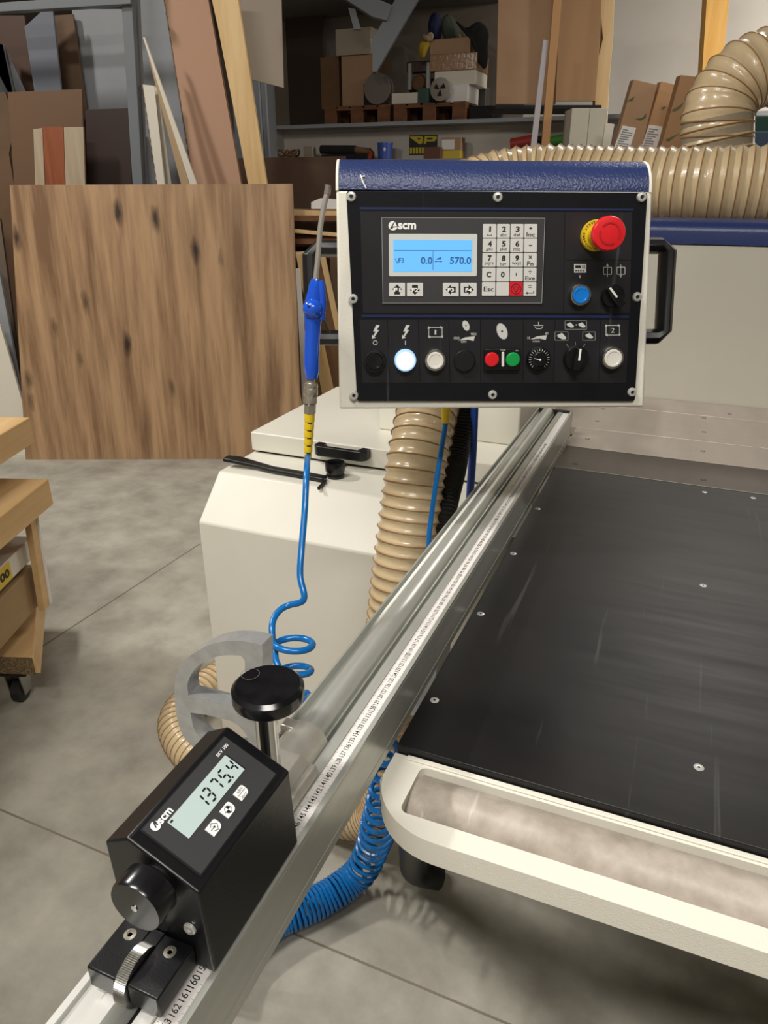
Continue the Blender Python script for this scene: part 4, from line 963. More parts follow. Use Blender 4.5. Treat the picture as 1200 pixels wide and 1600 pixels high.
MB().box(-.301 - fo2.x, -.281 - fo2.x, yd + .0185 - fo2.y, .484 - fo2.y, -.004, .009).build('hinge_block', MILL, fs_, .002)
# collar around the ridge
cc = Vector((-.279 - fo2.x, 0, .9455 - fo2.z)); mb = MB(); r0, r1, n_ = .0148, .0218, 24
for yy in (.437, .484):
    for rr_ in (r0, r1):
        for k in range(n_ + 1):
            a_ = math.radians(-8 + 190 * k / n_); mb.v.append(Vector((cc.x + rr_ * math.cos(a_), yy - fo2.y, cc.z + rr_ * math.sin(a_))))
m1 = n_ + 1
for k in range(n_):
    mb.f += [(k, k + 1, m1 + k + 1, m1 + k), (2 * m1 + k, 3 * m1 + k, 3 * m1 + k + 1, 2 * m1 + k + 1), (m1 + k, m1 + k + 1, 3 * m1 + k + 1, 3 * m1 + k), (k, 2 * m1 + k, 2 * m1 + k + 1, k + 1)]
mb.f += [(0, m1, 3 * m1, 2 * m1), (n_, 2 * m1 + n_, 3 * m1 + n_, m1 + n_)]
mb.build('collar', MILL, fs_)
MB().prism([(-.2850 - fo2.x, .9605 - fo2.z), (-.2520 - fo2.x, .9605 - fo2.z), (-.2505 - fo2.x, .966 - fo2.z), (-.2590 - fo2.x, .974 - fo2.z), (-.2850 - fo2.x, .974 - fo2.z)], 'y', .3645 - fo2.y, .4365 - fo2.y).build('carrier_block', MILL, fs_, .0012)
MB().prism([(-.262 - fo2.x, .953 - fo2.z), (-.2448 - fo2.x, .953 - fo2.z), (-.2425 - fo2.x, .957 - fo2.z), (-.2450 - fo2.x, .965 - fo2.z), (-.262 - fo2.x, .965 - fo2.z)], 'y', .3645 - fo2.y, .438 - fo2.y).build('guide_block', MILL, fs_, .001)
kc = P(418, 1069, 'z', 1.077)
kzz = 1.077 - fo2.z
kx, ky = kc.x - fo2.x, kc.y - fo2.y
MB().cyl((kx - .004, ky, .974 - fo2.z), (kx - .004, ky, kzz - .012), .0092, 28).build('clamp_post', CHR, fs_)
kr = .0284
kn_ = MB().lathe([(.020, kzz - .016), (kr - .001, kzz - .014), (kr, kzz - .012), (kr, kzz - .003), (kr - .003, kzz - .0002), (.001, kzz + .0004)], (kx, ky, 0), (0, 0, 1), 56).build('clamp_knob', BLKS, fs_)
mb = MB(); u_, v_ = P(391, 1053, 'z', 1.0775).xy; arcband(mb, u_ - fo2.x, v_ - fo2.y, .0070, .0074, 0, 360, kzz + .0006, 32); mb.build('knob_ring_mark', mat('grey_worn_line', '#5c5c5c', .5), kn_)

# ================================================================ OAK BOARD at the left
bl_ = P(40, 718, 'z', 0); br_ = P(472, 717, 'z', 0)
bx = (br_ - bl_); bxn = bx.normalized(); bn = Vector((-bxn.y, bxn.x, 0))
BF = FR(bl_, bxn, bn, (0, 0, 1))
tl_ = BF.hit(15, 289, 'y', .10); tr_ = BF.hit(457, 287, 'y', .10)
lean = .10; th = .022
single(MB().hexa([(0, 0, 0), (bx.length, 0, 0), (0, th, 0), (bx.length, th, 0), (tl_.x, lean, tl_.z), (tr_.x, lean, tr_.z), (tl_.x, lean + th, tl_.z), (tr_.x, lean + th, tr_.z)]),
       'oak_board', OAK, 'large square knotty oak board leaning upright on the concrete floor', 'wood board', BF, bevel=.0008)

# ================================================================ RACK AND PANELS at the left
def fy(w, x=100): return None
rk = empty('panel_rack', 'grey painted steel rack frame holding upright boards behind the oak board', 'rack', fr_at(HF, HF.world((-2.6, 4.45, 0))))
ro_ = Vector((-2.6, 4.45, 0))
def rkp(px, w): return [(HF.hit(x, y, 'y', w).x - ro_.x, HF.hit(x, y, 'y', w).z) for x, y in px]
p = rkp([(196, -40), (212, -40), (223, 290), (207, 290)], 4.45)
MB().prism([(p[0][0], p[0][1] + .4), (p[1][0], p[1][1] + .4), p[2], (p[2][0] + .01, 0), (p[3][0] + .01, 0), p[3]], 'y', 0, .06).build('post', GSTL, rk, .003)
p = rkp([(206, -40), (214, -40), (228, 290), (222, 290)], 4.55); MB().prism([p[0], p[1], p[2], (p[2][0], 0), (p[3][0], 0), p[3]], 'y', .10, .14).build('rear_post', GBRL, rk)
p = rkp([(-60, 22), (-60, 8), (204, -10), (204, 6)], 4.42); MB().prism(p, 'y', -.03, .03).build('crossbar', GSTL, rk, .002)
def board(px, w, th_, name, m, label, cat='board', group=None, bevel=.001):
    """like slab, the lowest edge carried down to the floor along its two lowest sides"""
    pl = poly_w(px, w, th_); n = len(pl)
    i = min(range(n), key=lambda k: (pl[k][1] + pl[(k + 1) % n][1]))
    j = (i + 1) % n; a, b = Vector(pl[i]), Vector(pl[j]); pa, pb = Vector(pl[i - 1]), Vector(pl[(j + 1) % n])
    def down(p, q):
        d = p - q; return p + d * (p.y / -d.y) if abs(d.y) > 1e-4 else Vector((p.x, 0))
    out = [tuple(v) for v in pl]; out[i] = tuple(down(a, pa)); out[j] = tuple(down(b, pb))
    x0 = (out[i][0] + out[j][0]) / 2; f = FR(HF.world((x0, w, 0)), *HF.R)
    return single(MB().prism([(p[0] - x0, p[1]) for p in out], 'y', 0, th_), name, m, label, cat, f, group, bevel)
RG = 'boards standing in the rack'
board([(38, 42), (80, 4), (84, 30), (96, 145), (54, 145)], 4.75, .02, 'panel_offcut', GBRD, 'blue grey board with slanted top corner, standing left in the rack', group=RG)
board([(112, 14), (200, 14), (203, 168), (134, 172)], 4.95, .02, 'panel_sheet', GBRL, 'wide light grey sheet behind the rack post, above the dark brown board', group=RG)
board([(84, 24), (114, 22), (135, 172), (96, 145)], 4.90, .02, 'panel_sheet', WOODM, 'narrow brown board between the blue grey board and the light grey sheet', group=RG)
board([(-40, 24), (38, 24), (54, 145), (-40, 150)], 5.05, .02, 'panel_sheet', mat('walnut_decor', '#4e3423', .5), 'dark walnut sheet behind the blue grey board at the top left', group=RG)
board([(-20, 60), (4, 70), (20, 146), (14, 146), (-20, 80)], 4.85, .02, 'panel_strip', GBRL, 'thin grey strip at the upper left edge', group=RG)
board([(12, 144), (128, 139), (132, 289), (22, 289)], 4.60, .02, 'panel_sheet', BEIGE if 0 else mat('tan_board', '#6b4f37', .6), 'tan brown board behind the three small decor samples', group=RG)
board([(-40, 146), (8, 144), (24, 190), (14, 240), (22, 289), (-40, 289)], 4.66, .02, 'panel_sheet', WOODM, 'dark brown broken board at the left edge above the oak board', group=RG)
board([(52, 202), (66, 200), (70, 289), (55, 289)], 4.35, .018, 'decor_sample', OAKP, 'narrow pale oak decor strip left of the red mahogany one', 'board', group='small decor samples')
board([(66.5, 198), (99, 198), (102, 289), (71, 289)], 4.35, .018, 'decor_sample', MAHO, 'red mahogany decor strip between two pale strips', 'board', group='small decor samples')
board([(99.5, 199), (130, 198), (133, 289), (102.5, 289)], 4.35, .018, 'decor_sample', OAKP, 'wide pale oak decor strip right of the red mahogany one', 'board', group='small decor samples')
board([(133, 171), (201, 169), (206, 289), (137, 289)], 4.50, .02, 'panel_sheet', WOODD, 'almost black brown board left of the rack post', group=RG)
# right of the post
board([(214, -30), (252, -30), (300, 289), (226, 289)], 4.80, .02, 'panel_sheet', GBRL, 'tall light grey board right of the rack post, behind the white strips', group=RG)
def honey(px, w, th_, name, m, label, edge):
    o = empty(name, label, 'board', fr_at(HF, HF.world((HF.hit(*px[2], 'y', w).x, w, 0))), RG)
    x0 = HF.hit(*px[2], 'y', w).x
    pl = [(HF.hit(x, y, 'y', w).x - x0, HF.hit(x, y, 'y', w).z) for x, y in px]
    def ext(a, b): d = b[0] - a[0], b[1] - a[1]; t = -b[1] / d[1]; return (b[0] + d[0] * t, 0)
    full = [pl[0], pl[1], ext(pl[1], pl[2]), ext(pl[0], pl[3])]
    MB().prism(full, 'y', 0, .003).build('face_sheet', m, o)
    MB().prism(full, 'y', th_ - .003, th_).build('face_sheet', m, o)
    q = [full[0], (full[0][0] + .012, full[0][1]), (full[3][0] + .012, 0), full[3]]
    n = 46; mb = MB()
    for k in range(n):
        t0, t1 = k / n, (k + .5) / n
        A = lambda t, s: (full[0][0] + (full[3][0] - full[0][0]) * t + s, full[0][1] * (1 - t))
        a_, b_, c_, d_ = A(t0, -.006), A(t0, .01), A(t1, .01), A(t1, -.006); mb.prism([a_, b_, c_, d_], 'y', .0 + .0005, th_ - .003)
    s = mb.build('honeycomb_core', edge, o); s['kind'] = 'stuff'
honey([(223, 132), (241, 134), (257, 289), (246, 289)], 4.47, .05, 'honeycomb_strip', WBRD, 'short white honeycomb board strip right of the rack post', CARDD)
board([(222, 212), (230, 214), (246, 289), (232, 289)], 4.595, .02, 'panel_strip', GBRL, 'small grey strip end left of the white honeycomb strip', group=RG)
board([(241.5, 140), (247, 142), (267, 289), (257.5, 289)], 4.525, .02, 'panel_strip', WBRD, 'thin grey white strip directly right of the honeycomb strip', group=RG)
board([(223, 58), (226, 58), (308, 289), (297, 289)], 4.42, .02, 'white_batten', WBRD, 'long thin white batten slanting down to the right', 'batten', group=RG)
board([(232, 90), (236, 92), (296, 289), (283, 289)], 4.445, .02, 'panel_strip', mat('tan_edge', '#a98f6c', .6), 'tan edged strip right behind the slanting white batten', 'batten', group=RG)
honey([(248, -60), (322, -20), (377, 289), (303, 289)], 4.60, .045, 'cardboard_board', mat('warm_cardboard', '#b8937a', .75), 'tall brown cardboard faced panel leaning in the rack, left of the pine plank', CARDD)
board([(322, -40), (366, -40), (417, 289), (388, 289), (340, 40)], 4.38, .045, 'pine_plank', PINE, 'tall rough pine plank with wavy edge leaning right of the cardboard panel', 'plank', group=RG)
o = slab([(360, -60), (438, -60), (443, 137), (389, 123)], 4.7, .018, 'hanging_board', BEIGE, 'grey beige board hanging above, right of the pine plank', 'board')
# at the left edge, between cart and oak board
board([(-60, 300), (0, 342), (40, 640), (-60, 640)], 4.3, .02, 'panel_sheet', mat('grey_brown_board', '#67594c', .6), 'grey brown board at the left edge beside the oak board', group=RG)
board([(-30, 400), (-2, 420), (38, 640), (22, 655), (-60, 655)], 4.15, .02, 'panel_sheet', GBRL, 'light grey board below, at the left edge beside the oak board', group=RG)
board([(-40, 500), (0, 508), (34, 625), (38, 660), (-40, 660)], 4.05, .02, 'panel_sheet', WBRD, 'white board lowest at the left edge, behind the flat boxes', group=RG)

# between rack and shelf: grey cabinet, brown sheet, timber pile
o = empty('grey_cabinet', 'tall grey steel cabinet behind the pine plank, left of the shelf niche', 'cabinet', fr_at(HF, HF.world((-1.45, 6.6, 0))))
a = HF.hit(360, 120, 'y', 6.6); b = HF.hit(422, 245, 'y', 6.6); tp = HF.hit(400, 118, 'y', 6.6).z
MB().box(a.x + 1.45, b.x + 1.45, 0, .5, 0, tp).build('cabinet_body', GSTL, o, .004)
for xx in (397, 408, 418): 
    q_ = HF.hit(xx, 200, 'y', 6.6).x + 1.45; MB().box(q_, q_ + .012, -.012, 0, .1, tp - .02).build('door_edge', GBRL, o)
board([(330, 248), (540, 244), (548, 345), (330, 345)], 5.6, .02, 'brown_sheet', BROWNS, 'dark brown sheet standing behind the timber, below the shelf niche', 'board')
TG = 'timber pile behind the oak board'
def bar(px, w, depth, m, label, name='timber_board', cat='board'):
    return slab(px, w, depth, name, m, label, cat, TG, .002)
# carrying frame
tr = empty('timber_trestle', 'wooden trestle with shelves carrying the timber pile behind the oak board', 'trestle', fr_at(HF, HF.world((-.75, 4.9, 0))))
tx0 = HF.hit(430, 400, 'y', 4.9).x + .75; tx1 = HF.hit(640, 400, 'y', 4.9).x + .75
zs = [HF.hit(500, y_, 'y', 4.9).z for y_ in (337, 373, 395)]
for xx in (tx0, tx1 - .06): MB().box(xx, xx + .06, 0, .06, 0, zs[0] + .05).build('leg', PALW, tr); MB().box(xx, xx + .06, .5, .56, 0, zs[0] + .05).build('leg', PALW, tr)
for z_ in zs: MB().box(tx0, tx1, -.02, .56, z_ - .03, z_).build('shelf_board', PALW, tr)
bar([(440, 328), (560, 330), (560, 337), (440, 336.8)], 4.93, .3, PINE, 'pale plank lying topmost on the timber trestle')
bar([(440, 356), (560, 367), (560, 373), (440, 362)], 4.86, .012, PINE, 'pale plank edge under the topmost shelf board')
slab([(486, 316), (500, 310), (560, 315), (560, 327.5), (486, 326.5)], 4.95, .22, 'paper_box', PAPER, 'small white paper box on top of the timber, left of the panel', 'box', None, .003)
bar([(440, 392), (476, 394), (478, 402), (440, 402)], 4.84, .03, OAKP, 'pale lath end under the lowest trestle shelf')
board([(462, 395), (476, 393), (492, 470), (476, 470)], 4.78, .03, 'leaning_lath', PINE, 'pale pine lath leaning against the trestle behind the handle', 'lath', TG)
board([(478, 392), (500, 392), (524, 520), (500, 520)], 4.815, .03, 'leaning_lath', CARDD, 'dark brown lath leaning behind the blow gun', 'lath', TG)
board([(500, 402), (508, 400), (514, 428), (508, 440)], 4.76, .02, 'leaning_lath', PINE, 'short bright lath end seen through the left handle', 'lath', TG)
board([(462, 420), (468, 420), (480, 560), (470, 580)], 4.70, .02, 'leaning_lath', PAPER, 'narrow white edged strip behind the blow gun', 'lath', TG)
board([(516, 402), (560, 402), (560, 620), (516, 620)], 4.85, .02, 'brown_sheet', BROWNS, 'brown sheet behind the left handle of the control panel', 'board', TG)
board([(475, 470), (520, 470), (512, 620), (470, 620)], 4.9, .03, 'brown_sheet', mat('tan_sheet', '#a17a54', .6), 'tan sheet standing low behind the blow gun', 'board', TG)

# ================================================================ CART WITH BOARDS at the left edge
th_ = YAW - math.radians(2.5)
ch = Vector((-math.sin(th_), math.cos(th_), 0)); cr = Vector((math.cos(th_), math.sin(th_), 0))
c0 = P(30, 1100, 'z', 0)
CF = FR(c0, cr, ch, (0, 0, 1))
def cpx(x, y, ax, v): return CF.hit(x, y, ax, v)
CG = 'packed boards stacked on the cart'
xr = 0.075
def cb(name, m, label, cat, z1px, zbpx, x, w, th2, yfar, ynear=-.9, tilt=0, group=CG, bevel=.002, extra=None):
    pass
def flatbox(far_px, x, thick, m, name, label, cat, near=-1.1, width=.55, dz=0.0, group=CG):
    p = cpx(far_px[0], far_px[1], 'x', x)
    f = FR(CF.world((x, p.y, p.z - thick)), *CF.R)
    return single(MB().hexa([(-width, near, dz), (0, near, dz), (-width, 0, 0), (0, 0, 0), (-width, near, thick + dz), (0, near, thick + dz), (-width, 0, thick), (0, 0, thick)]), name, m, label, cat, f, group, .003), p
o1, p1 = flatbox((47, 652), .04, .078, OAKL, 'flat_box', 'pale oak flat box, topmost on the cart at the left edge', 'box')
o2, p2 = flatbox((76, 748), .10, .082, OAKL, 'flat_box', 'pale oak flat box, second from the top of the cart stack', 'box')
# intermediate support between box 1 and 2
single(MB().box(-.5, -.06, -.9, -.05, p2.z, p1.z - .078), 'spacer_board', OAKL, 'oak spacer between the two top boxes on the cart', 'board', CF, CG)
# upright plywood with label edge
q1 = cpx(62, 800, 'x', .09); q2 = cpx(74, 920, 'x', .09)
pu_ = empty('upright_panel', 'upright oak panel with white wrapped edge beside the stacked boxes on the cart', 'board', CF, CG)
ztop = p2.z - .082
MB().hexa([(.055, q2.y - .012, .26), (.075, q2.y - .012, .26), (.055, q2.y + .02, .26), (.075, q2.y + .02, .26), (.055, q1.y - .03, ztop), (.075, q1.y - .03, ztop), (.055, q1.y, ztop), (.075, q1.y, ztop)]).build('panel', OAKL, pu_, .001)
MB().hexa([(.052, q2.y + .021, .27), (.082, q2.y + .021, .27), (.052, q2.y + .024, .27), (.082, q2.y + .024, .27), (.052, q1.y + .001, ztop - .01), (.082, q1.y + .001, ztop - .01), (.052, q1.y + .004, ztop - .01), (.082, q1.y + .004, ztop - .01)]).build('edge_wrap', PAPER, pu_)
# wrapped packages
def wedgebox(pts_far, x, thick, m, name, label, cat, near=-.9, width=.5, grp=CG, rise=0.0):
    return flatbox(pts_far, x, thick, m, name, label, cat, near, width, rise, grp)
o3, p3 = flatbox((51, 838), .035, .062, mat('white_film', '#d9d3ca', .3, bump=.5, bscale=40), 'wrapped_package', 'white film wrapped package with yellow label on the cart', 'package', near=-.8, dz=-.02)
yl0 = CF.hit(-14, 900, 'x', .036).y - p3.y; yl1 = CF.hit(16, 885, 'x', .036).y - p3.y
lb = MB().hexa([(.0002, yl0, .004 - .02 * yl0 / -.8), (.001, yl0, .004 - .02 * yl0 / -.8), (.0002, yl1, .004 - .02 * yl1 / -.8), (.001, yl1, .004 - .02 * yl1 / -.8), (.0002, yl0, .056 - .02 * yl0 / -.8), (.001, yl0, .056 - .02 * yl0 / -.8), (.0002, yl1, .056 - .02 * yl1 / -.8), (.001, yl1, .056 - .02 * yl1 / -.8)]); l_ = lb.build('yellow_label', YEL, o3)
vs, fs = text('00', .026, .05, .05)
MB().add([Vector((.0014, p.x + (yl0 + yl1) / 2 + .012, p.y + .03 - .02 * (yl0 + yl1) / 2 / -.8)) for p in vs], fs).build('label_lettering', INK, o3)
o4, p4 = flatbox((53, 882), .04, .13, PLYB, 'paper_bundle', 'brown paper wrapped bundle under the white package on the cart', 'package', near=-.7, dz=-.02)
single(MB().box(-.5, -.02, -.75, p3.y - .03, p3.z + .002, ztop), 'spacer_board', CARDD, 'dark cardboard filler above the white package on the cart', 'board', CF, CG)
# bottom slab with chipboard end
A_ = CF.hit(52, 1027, 'z', .205); B_ = CF.hit(60, 903, 'z', .205); C_ = CF.hit(62, 1052, 'z', .150); D_ = CF.hit(73, 935, 'z', .150)
be = A_; bq = B_
bs = empty('bottom_slab', 'lowest oak slab on the cart with raw chipboard end facing the viewer', 'board', CF, CG)
MB().hexa([(-.55, C_.y, .15), (A_.x + .012, A_.y, .15), (-.55, D_.y, .15), (D_.x, D_.y, .15), (-.55, A_.y, .205), (A_.x, A_.y, .205), (-.55, B_.y, .205), (B_.x, B_.y, .205)]).build('slab', OAKL, bs, .002)
MB().box(-.55, A_.x - .004, be.y - .004, be.y - .0002, .148, .204).build('raw_end', CHIP, bs)
zt4 = p4.z - .13
single(MB().box(-.5, min(A_.x, B_.x) - .05, be.y + .12, min(bq.y, p4.y) - .02, .205, zt4 - .022), 'filler_board', CHIP, 'chipboard filler between the bottom slab and the brown bundle', 'board', CF, CG)
ct = empty('cart_frame', 'low black dolly frame with castor wheel under the stacked boards', 'cart', CF)
MB().box(-.6, A_.x - .05, be.y + .02, be.y + .12, .118, .1495).build('deck', RUBB, ct, .003)
cw = cpx(33, 1085, 'x', .0); 
for yy in (be.y + .07,):
    w_ = MB().lathe([(.030, -.016), (.038, -.012), (.038, .012), (.030, .016)], (.0, yy, .038), (1, 0, .0), 28).build('castor_wheel', RUBB, ct)
    MB().cyl((-.02, yy, .038), (.02, yy, .038), .006, 12).build('axle', STEEL, w_)
    fk = MB().hexa([(-.024, yy - .02, .03), (-.020, yy - .02, .03), (-.024, yy + .02, .03), (-.020, yy + .02, .03), (-.024, yy - .03, .118), (-.020, yy - .03, .118), (-.024, yy + .03, .118), (-.020, yy + .03, .118)])
    fk.hexa([(.020, yy - .02, .03), (.024, yy - .02, .03), (.020, yy + .02, .03), (.024, yy + .02, .03), (.020, yy - .03, .118), (.024, yy - .03, .118), (.020, yy + .03, .118), (.024, yy + .03, .118)])
    fk.build('castor_fork', STEEL, ct)

# ================================================================ BACK SHELF CONTENT
def SP(px, py, y=SY + .05): return P(px, py, 'y', y)
def pallet(x0, x1, label):
    o = empty('pallet', label, 'pallet', loc=((x0 + x1) / 2, SY + .05, SZ), group='wooden pallets on the back shelf')
    W = x1 - x0; h = .165; nb_ = 3
    mb_ = None
    for k in range(3):
        xa = -W / 2 + k * (W - .14) / 2
        for yy in (0, .33, .66): MB().box(xa, xa + .14, yy, yy + .12, .028, h - .04).build('block', PALW, o)
        MB().box(xa - .0, xa + .14, 0, .78, 0, .027).build('bottom_board', PALW, o)
    for k in range(3): MB().box(-W / 2, W / 2, k * .33, k * .33 + .12, h - .0395, h - .021).build('stringer_board', PALW, o)
    for k in range(5): MB().box(-W / 2 + k * (W - .13) / 4, -W / 2 + k * (W - .13) / 4 + .13, 0, .78, h - .0205, h).build('deck_board', PALW, o)
    return o
xp = [SP(507, 180).x, SP(609, 180).x, SP(615, 180).x, SP(727, 180).x]
pallet(xp[0], xp[1], 'left brown wooden pallet on the back shelf, under the tall wrapped box')
pallet(xp[2], xp[3], 'right brown wooden pallet on the back shelf, under the tray and white boxes')
PZ = SZ + .166
def sbox(x0, y0, x1, y1, name, m, label, cat='box', y=None, dep=.4, z0=None, rot=0, bevel=.004, parts=None, group='goods on the back shelf'):
    """box on the shelf: left, top, right, bottom as measured"""
    y = SY + .1 if y is None else y
    a = P(x0, y0, 'y', y); b = P(x1, y1, 'y', y); z0 = b.z if z0 is None else z0
    c = Vector(((a.x + b.x) / 2, y, z0)); w = (b.x - a.x) / 2
    f = FR(c, (math.cos(rot), math.sin(rot), 0), (-math.sin(rot), math.cos(rot), 0), (0, 0, 1))
    return single(MB().box(-w, w, 0, dep, 0, a.z - z0), name, m, label, cat, f, group, bevel), c, w, a.z - z0
sbox(533, 88, 586, 168, 'tall_carton', CARD, 'tall brown carton standing on the left pallet', 'carton', y=SY + .15, z0=PZ)
a_ = P(533, 88, 'y', SY + .15).z
sbox(524, 46, 580, 90, 'wrapped_carton', WRAP, 'film wrapped white carton lying on top of the tall brown carton', 'carton', y=SY + .12, z0=a_ + .002)
sbox(500, 90, 531, 168, 'dark_carton', CARDD, 'dark carton left of the tall brown carton', 'carton', y=SY + .3, z0=PZ)
sbox(568, 132, 588, 168, 'black_case', CLK, 'small black case right of the tall brown carton', 'case', y=SY + .08, z0=PZ, dep=.06)
rc_ = P(600, 141, 'y', SY + .22); rz = PZ + .145
o = empty('cable_reel', 'round dark cable reel tilted on the left pallet edge', 'reel', loc=(rc_.x, SY + .085, rz), group='goods on the back shelf')
for dy in (-.06, .03): MB().lathe([(.145, 0), (.145, .02), (.03, .02)], (0, dy, 0), (0, 1, 0), 36).build('flange', mat('reel_grey', '#6b615a', .6), o)
MB().lathe([(.10, -.04), (.10, .03)], (0, 0, 0), (0, 1, 0), 30).build('wound_cable', CLK, o)
sbox(612, 146, 652, 164, 'white_tray', WBRD, 'shallow off white tray on the right pallet', 'tray', y=SY + .08, z0=PZ, dep=.3)
tr_z = P(612, 146, 'y', SY + .08).z
sbox(652, 138, 668, 164, 'green_bin', GRNB, 'grey green bin right of the off white tray', 'bin', y=SY + .1, z0=PZ, dep=.2)
# small machine on tray
mx0 = P(648, 130, 'y', SY + .2)
o = empty('small_machine', 'small dark machine with two pale grips behind the off white tray', 'machine', loc=(mx0.x, SY + .42, PZ), group='goods on the back shelf')
MB().box(-.15, .16, 0, .2, 0, .26).build('machine_body', CLK, o, .02); MB().box(-.17, .2, -.03, .1, .32, .42).build('arm', mat('brown_grey', '#5c4a42', .6), o, .01)
for xx in (-.13, .08): MB().cyl((xx, -.02, .16), (xx, -.02, .40), .025, 14).build('grip', PRINT, o)
MB().lathe([(.07, -.05), (.08, 0), (.06, .03)], (-.02, -.02, .22), (0, 1, 0), 20).build('motor_cap', CARDD, o)
sbox(696, 133, 730, 165, 'white_box', PAPER, 'plain white box low on the right pallet', 'box', y=SY + .12, z0=PZ, dep=.4)
w1 = P(700, 133, 'y', SY + .12).z
sbox(679, 112, 742, 133, 'white_carton', WBRD, 'flat white carton beneath the wrapped brown box on the right pallet', 'carton', y=SY + .14, z0=w1 + .001, dep=.45)
w2 = P(679, 112, 'y', SY + .14).z
sbox(672, 86, 744, 112, 'wrapped_box', mat('wrapped_brown', '#997250', .2, bump=1, bscale=25, coat=.6), 'film wrapped flat brown box under the open carton', 'box', y=SY + .13, z0=w2 + .001, dep=.45)
w3 = P(672, 86, 'y', SY + .13).z
bx3 = sbox(672, 62, 734, 86, 'open_carton', CARD, 'open brown carton with clothes hanging out, on top of the stack', 'carton', y=SY + .15, z0=w3 + .001, dep=.4)
w4 = P(672, 62, 'y', SY + .15).z
fan = P(691, 147, 'y', SY + .1)
o = empty('round_fan', 'small round fan with black hub in front of the white box', 'fan', loc=(fan.x, SY + .06, PZ), group='goods on the back shelf')
MB().lathe([(.09, 0), (.105, .01), (.105, .035), (.072, .04)], (0, 0, .11), (0, -1, 0), 32).build('fan_ring', mat('fan_grey', '#8d857b', .5), o)
for k in range(3):
    a_ = 2 * PI * k / 3 + .5; MB().hexa([(math.cos(a_ + s1) * r_, y_, .11 + math.sin(a_ + s1) * r_) for y_ in (-.042, -.046) for r_, s1 in ((.01, 0), (.065, -.4), (.01, 1), (.065, .4))]).build('fan_blade', CLK, o)
MB().box(-.05, .05, -.03, .02, 0, .012).build('stand', CLK, o)
# cloth heaps: noisy blobs
def cloth(px, w, th2, name, m, label, z0, group='goods on the back shelf'):
    pts = [P(x, y, 'y', w) for x, y in px]; cx_ = sum(p.x for p in pts) / len(pts); cz_ = sum(p.z for p in pts) / len(pts)
    n = len(pts); mb = MB(); rings = [(.35, -1), (.75, -.8), (1, -.3), (1, .3), (.75, .8), (.35, 1)]
    for k, (s_, d_) in enumerate(rings):
        for i, p in enumerate(pts):
            j_ = random.uniform(-.06, .06)
            mb.v.append(Vector(((p.x - cx_) * (s_ + j_ * (s_ < 1)), d_ * th2 + random.uniform(-.02, .02), (p.z - cz_) * (s_ + j_ * (s_ < 1)))))
    for k in range(5):
        for i in range(n): mb.f.append((k * n + i, k * n + (i + 1) % n, (k + 1) * n + (i + 1) % n, (k + 1) * n + i))
    mb.f += [tuple(range(n)), tuple(5 * n + i for i in range(n))]
    o = single(mb, name, m, label, 'clothes', FR((cx_, w + th2, cz_), *WF.R), group)
    s = o.modifiers.new('s', 'SUBSURF'); s.levels = s.render_levels = 2; return o
cloth([(664, 45), (668, 22), (676, 16), (686, 18), (686, 45), (684, 66), (672, 66)], SY + .2, .07, 'navy_jacket', CLB, 'navy blue jacket bulging from the open carton', 0)
cloth([(684, 66), (686, 24), (694, 20), (702, 19), (712, 34), (722, 62)], SY + .28, .08, 'grey_green_cloth', CLG, 'grey green cloth upright in the open carton', 0)
cloth([(712, 62), (716, 44), (722, 54), (724, 62)], SY + .2, .04, 'tan_cloth', CLP, 'small tan cloth tip at the right of the open carton', 0)
cloth([(704, 28), (712, 30), (726, 46), (738, 32), (748, 30), (760, 42), (762, 56), (758, 66), (760, 100), (753, 111), (744, 96), (734, 62), (722, 50)], SY + .14, .07, 'black_jacket', CLK, 'black jacket draped over the right side of the stacked boxes', 0)
cloth([(650, 70), (656, 60), (668, 62), (671, 68), (664, 80), (662, 92), (652, 91)], SY + .1, .04, 'yellow_glove', CLY, 'yellow work glove hanging left of the open carton', 0)
cloth([(657, 58), (662, 50), (665, 57), (671, 47), (677, 52), (676, 62), (670, 66)], SY + .08, .03, 'pale_glove', CLP, 'pale glove above the yellow glove', 0)
sbox(742, 136, 758, 158, 'grey_case', mat('case_grey', '#4c4844', .6), 'small grey case right of the white boxes', 'case', y=SY + .62, z0=SZ, dep=.2)
sbox(734, 166, 770, 178, 'black_bag', CLK, 'flat black bag on the shelf right of the pallets', 'bag', y=SY + .1, z0=SZ, dep=.4)
# under-shelf things
def ubox(*a, **k): return sbox(*a, group='small things in the shelf niche', **k)
BZZ = BZ - .02
ubox(474, 229, 489, 246, 'small_tin', BEIGE, 'small pale tin on the niche shelf at the left', 'tin', y=SY + .0, z0=BZZ, dep=.08)
mb = MB()
o = empty('cable_coil', 'tangled brown cable coil at the left end of the niche shelf', 'cable', loc=P(448, 244, 'y', SY + .03))
for k in range(3): MB().tube([(math.cos(q_) * (.12 - .02 * k) + k * .04, math.sin(q_) * .05 - .0, .03 + .03 * math.sin(q_ * 2 + k)) for q_ in [2 * PI * i / 24 for i in range(25)]], .012, 6, cap=False).build('cable_loop', CARDD, o)
o = empty('grinder', 'dark power tool lying on the niche shelf left of the blue bucket', 'tool', loc=(P(540, 240, 'y', SY).x, SY + .05, BZZ))
MB().cyl((-.32, 0, .11), (.1, 0, .10), .045, 16).build('tool_body', CLK, o); MB().cyl((.1, 0, .10), (.27, 0, .08), .035, 14).build('tool_neck', CARDD, o); MB().cyl((.24, -.02, .05), (.24, .05, .05), .06, 18).build('tool_head', mat('orange_plastic', '#a33a20', .5), o)
MB().box(-.3, .25, -.04, .04, 0, .06).build('tool_base', CLK, o)
q_ = P(600, 236, 'y', SY + .05)
o = empty('blue_bucket', 'blue bucket on the niche shelf behind the control panel', 'bucket', loc=(q_.x, SY + .08, BZZ))
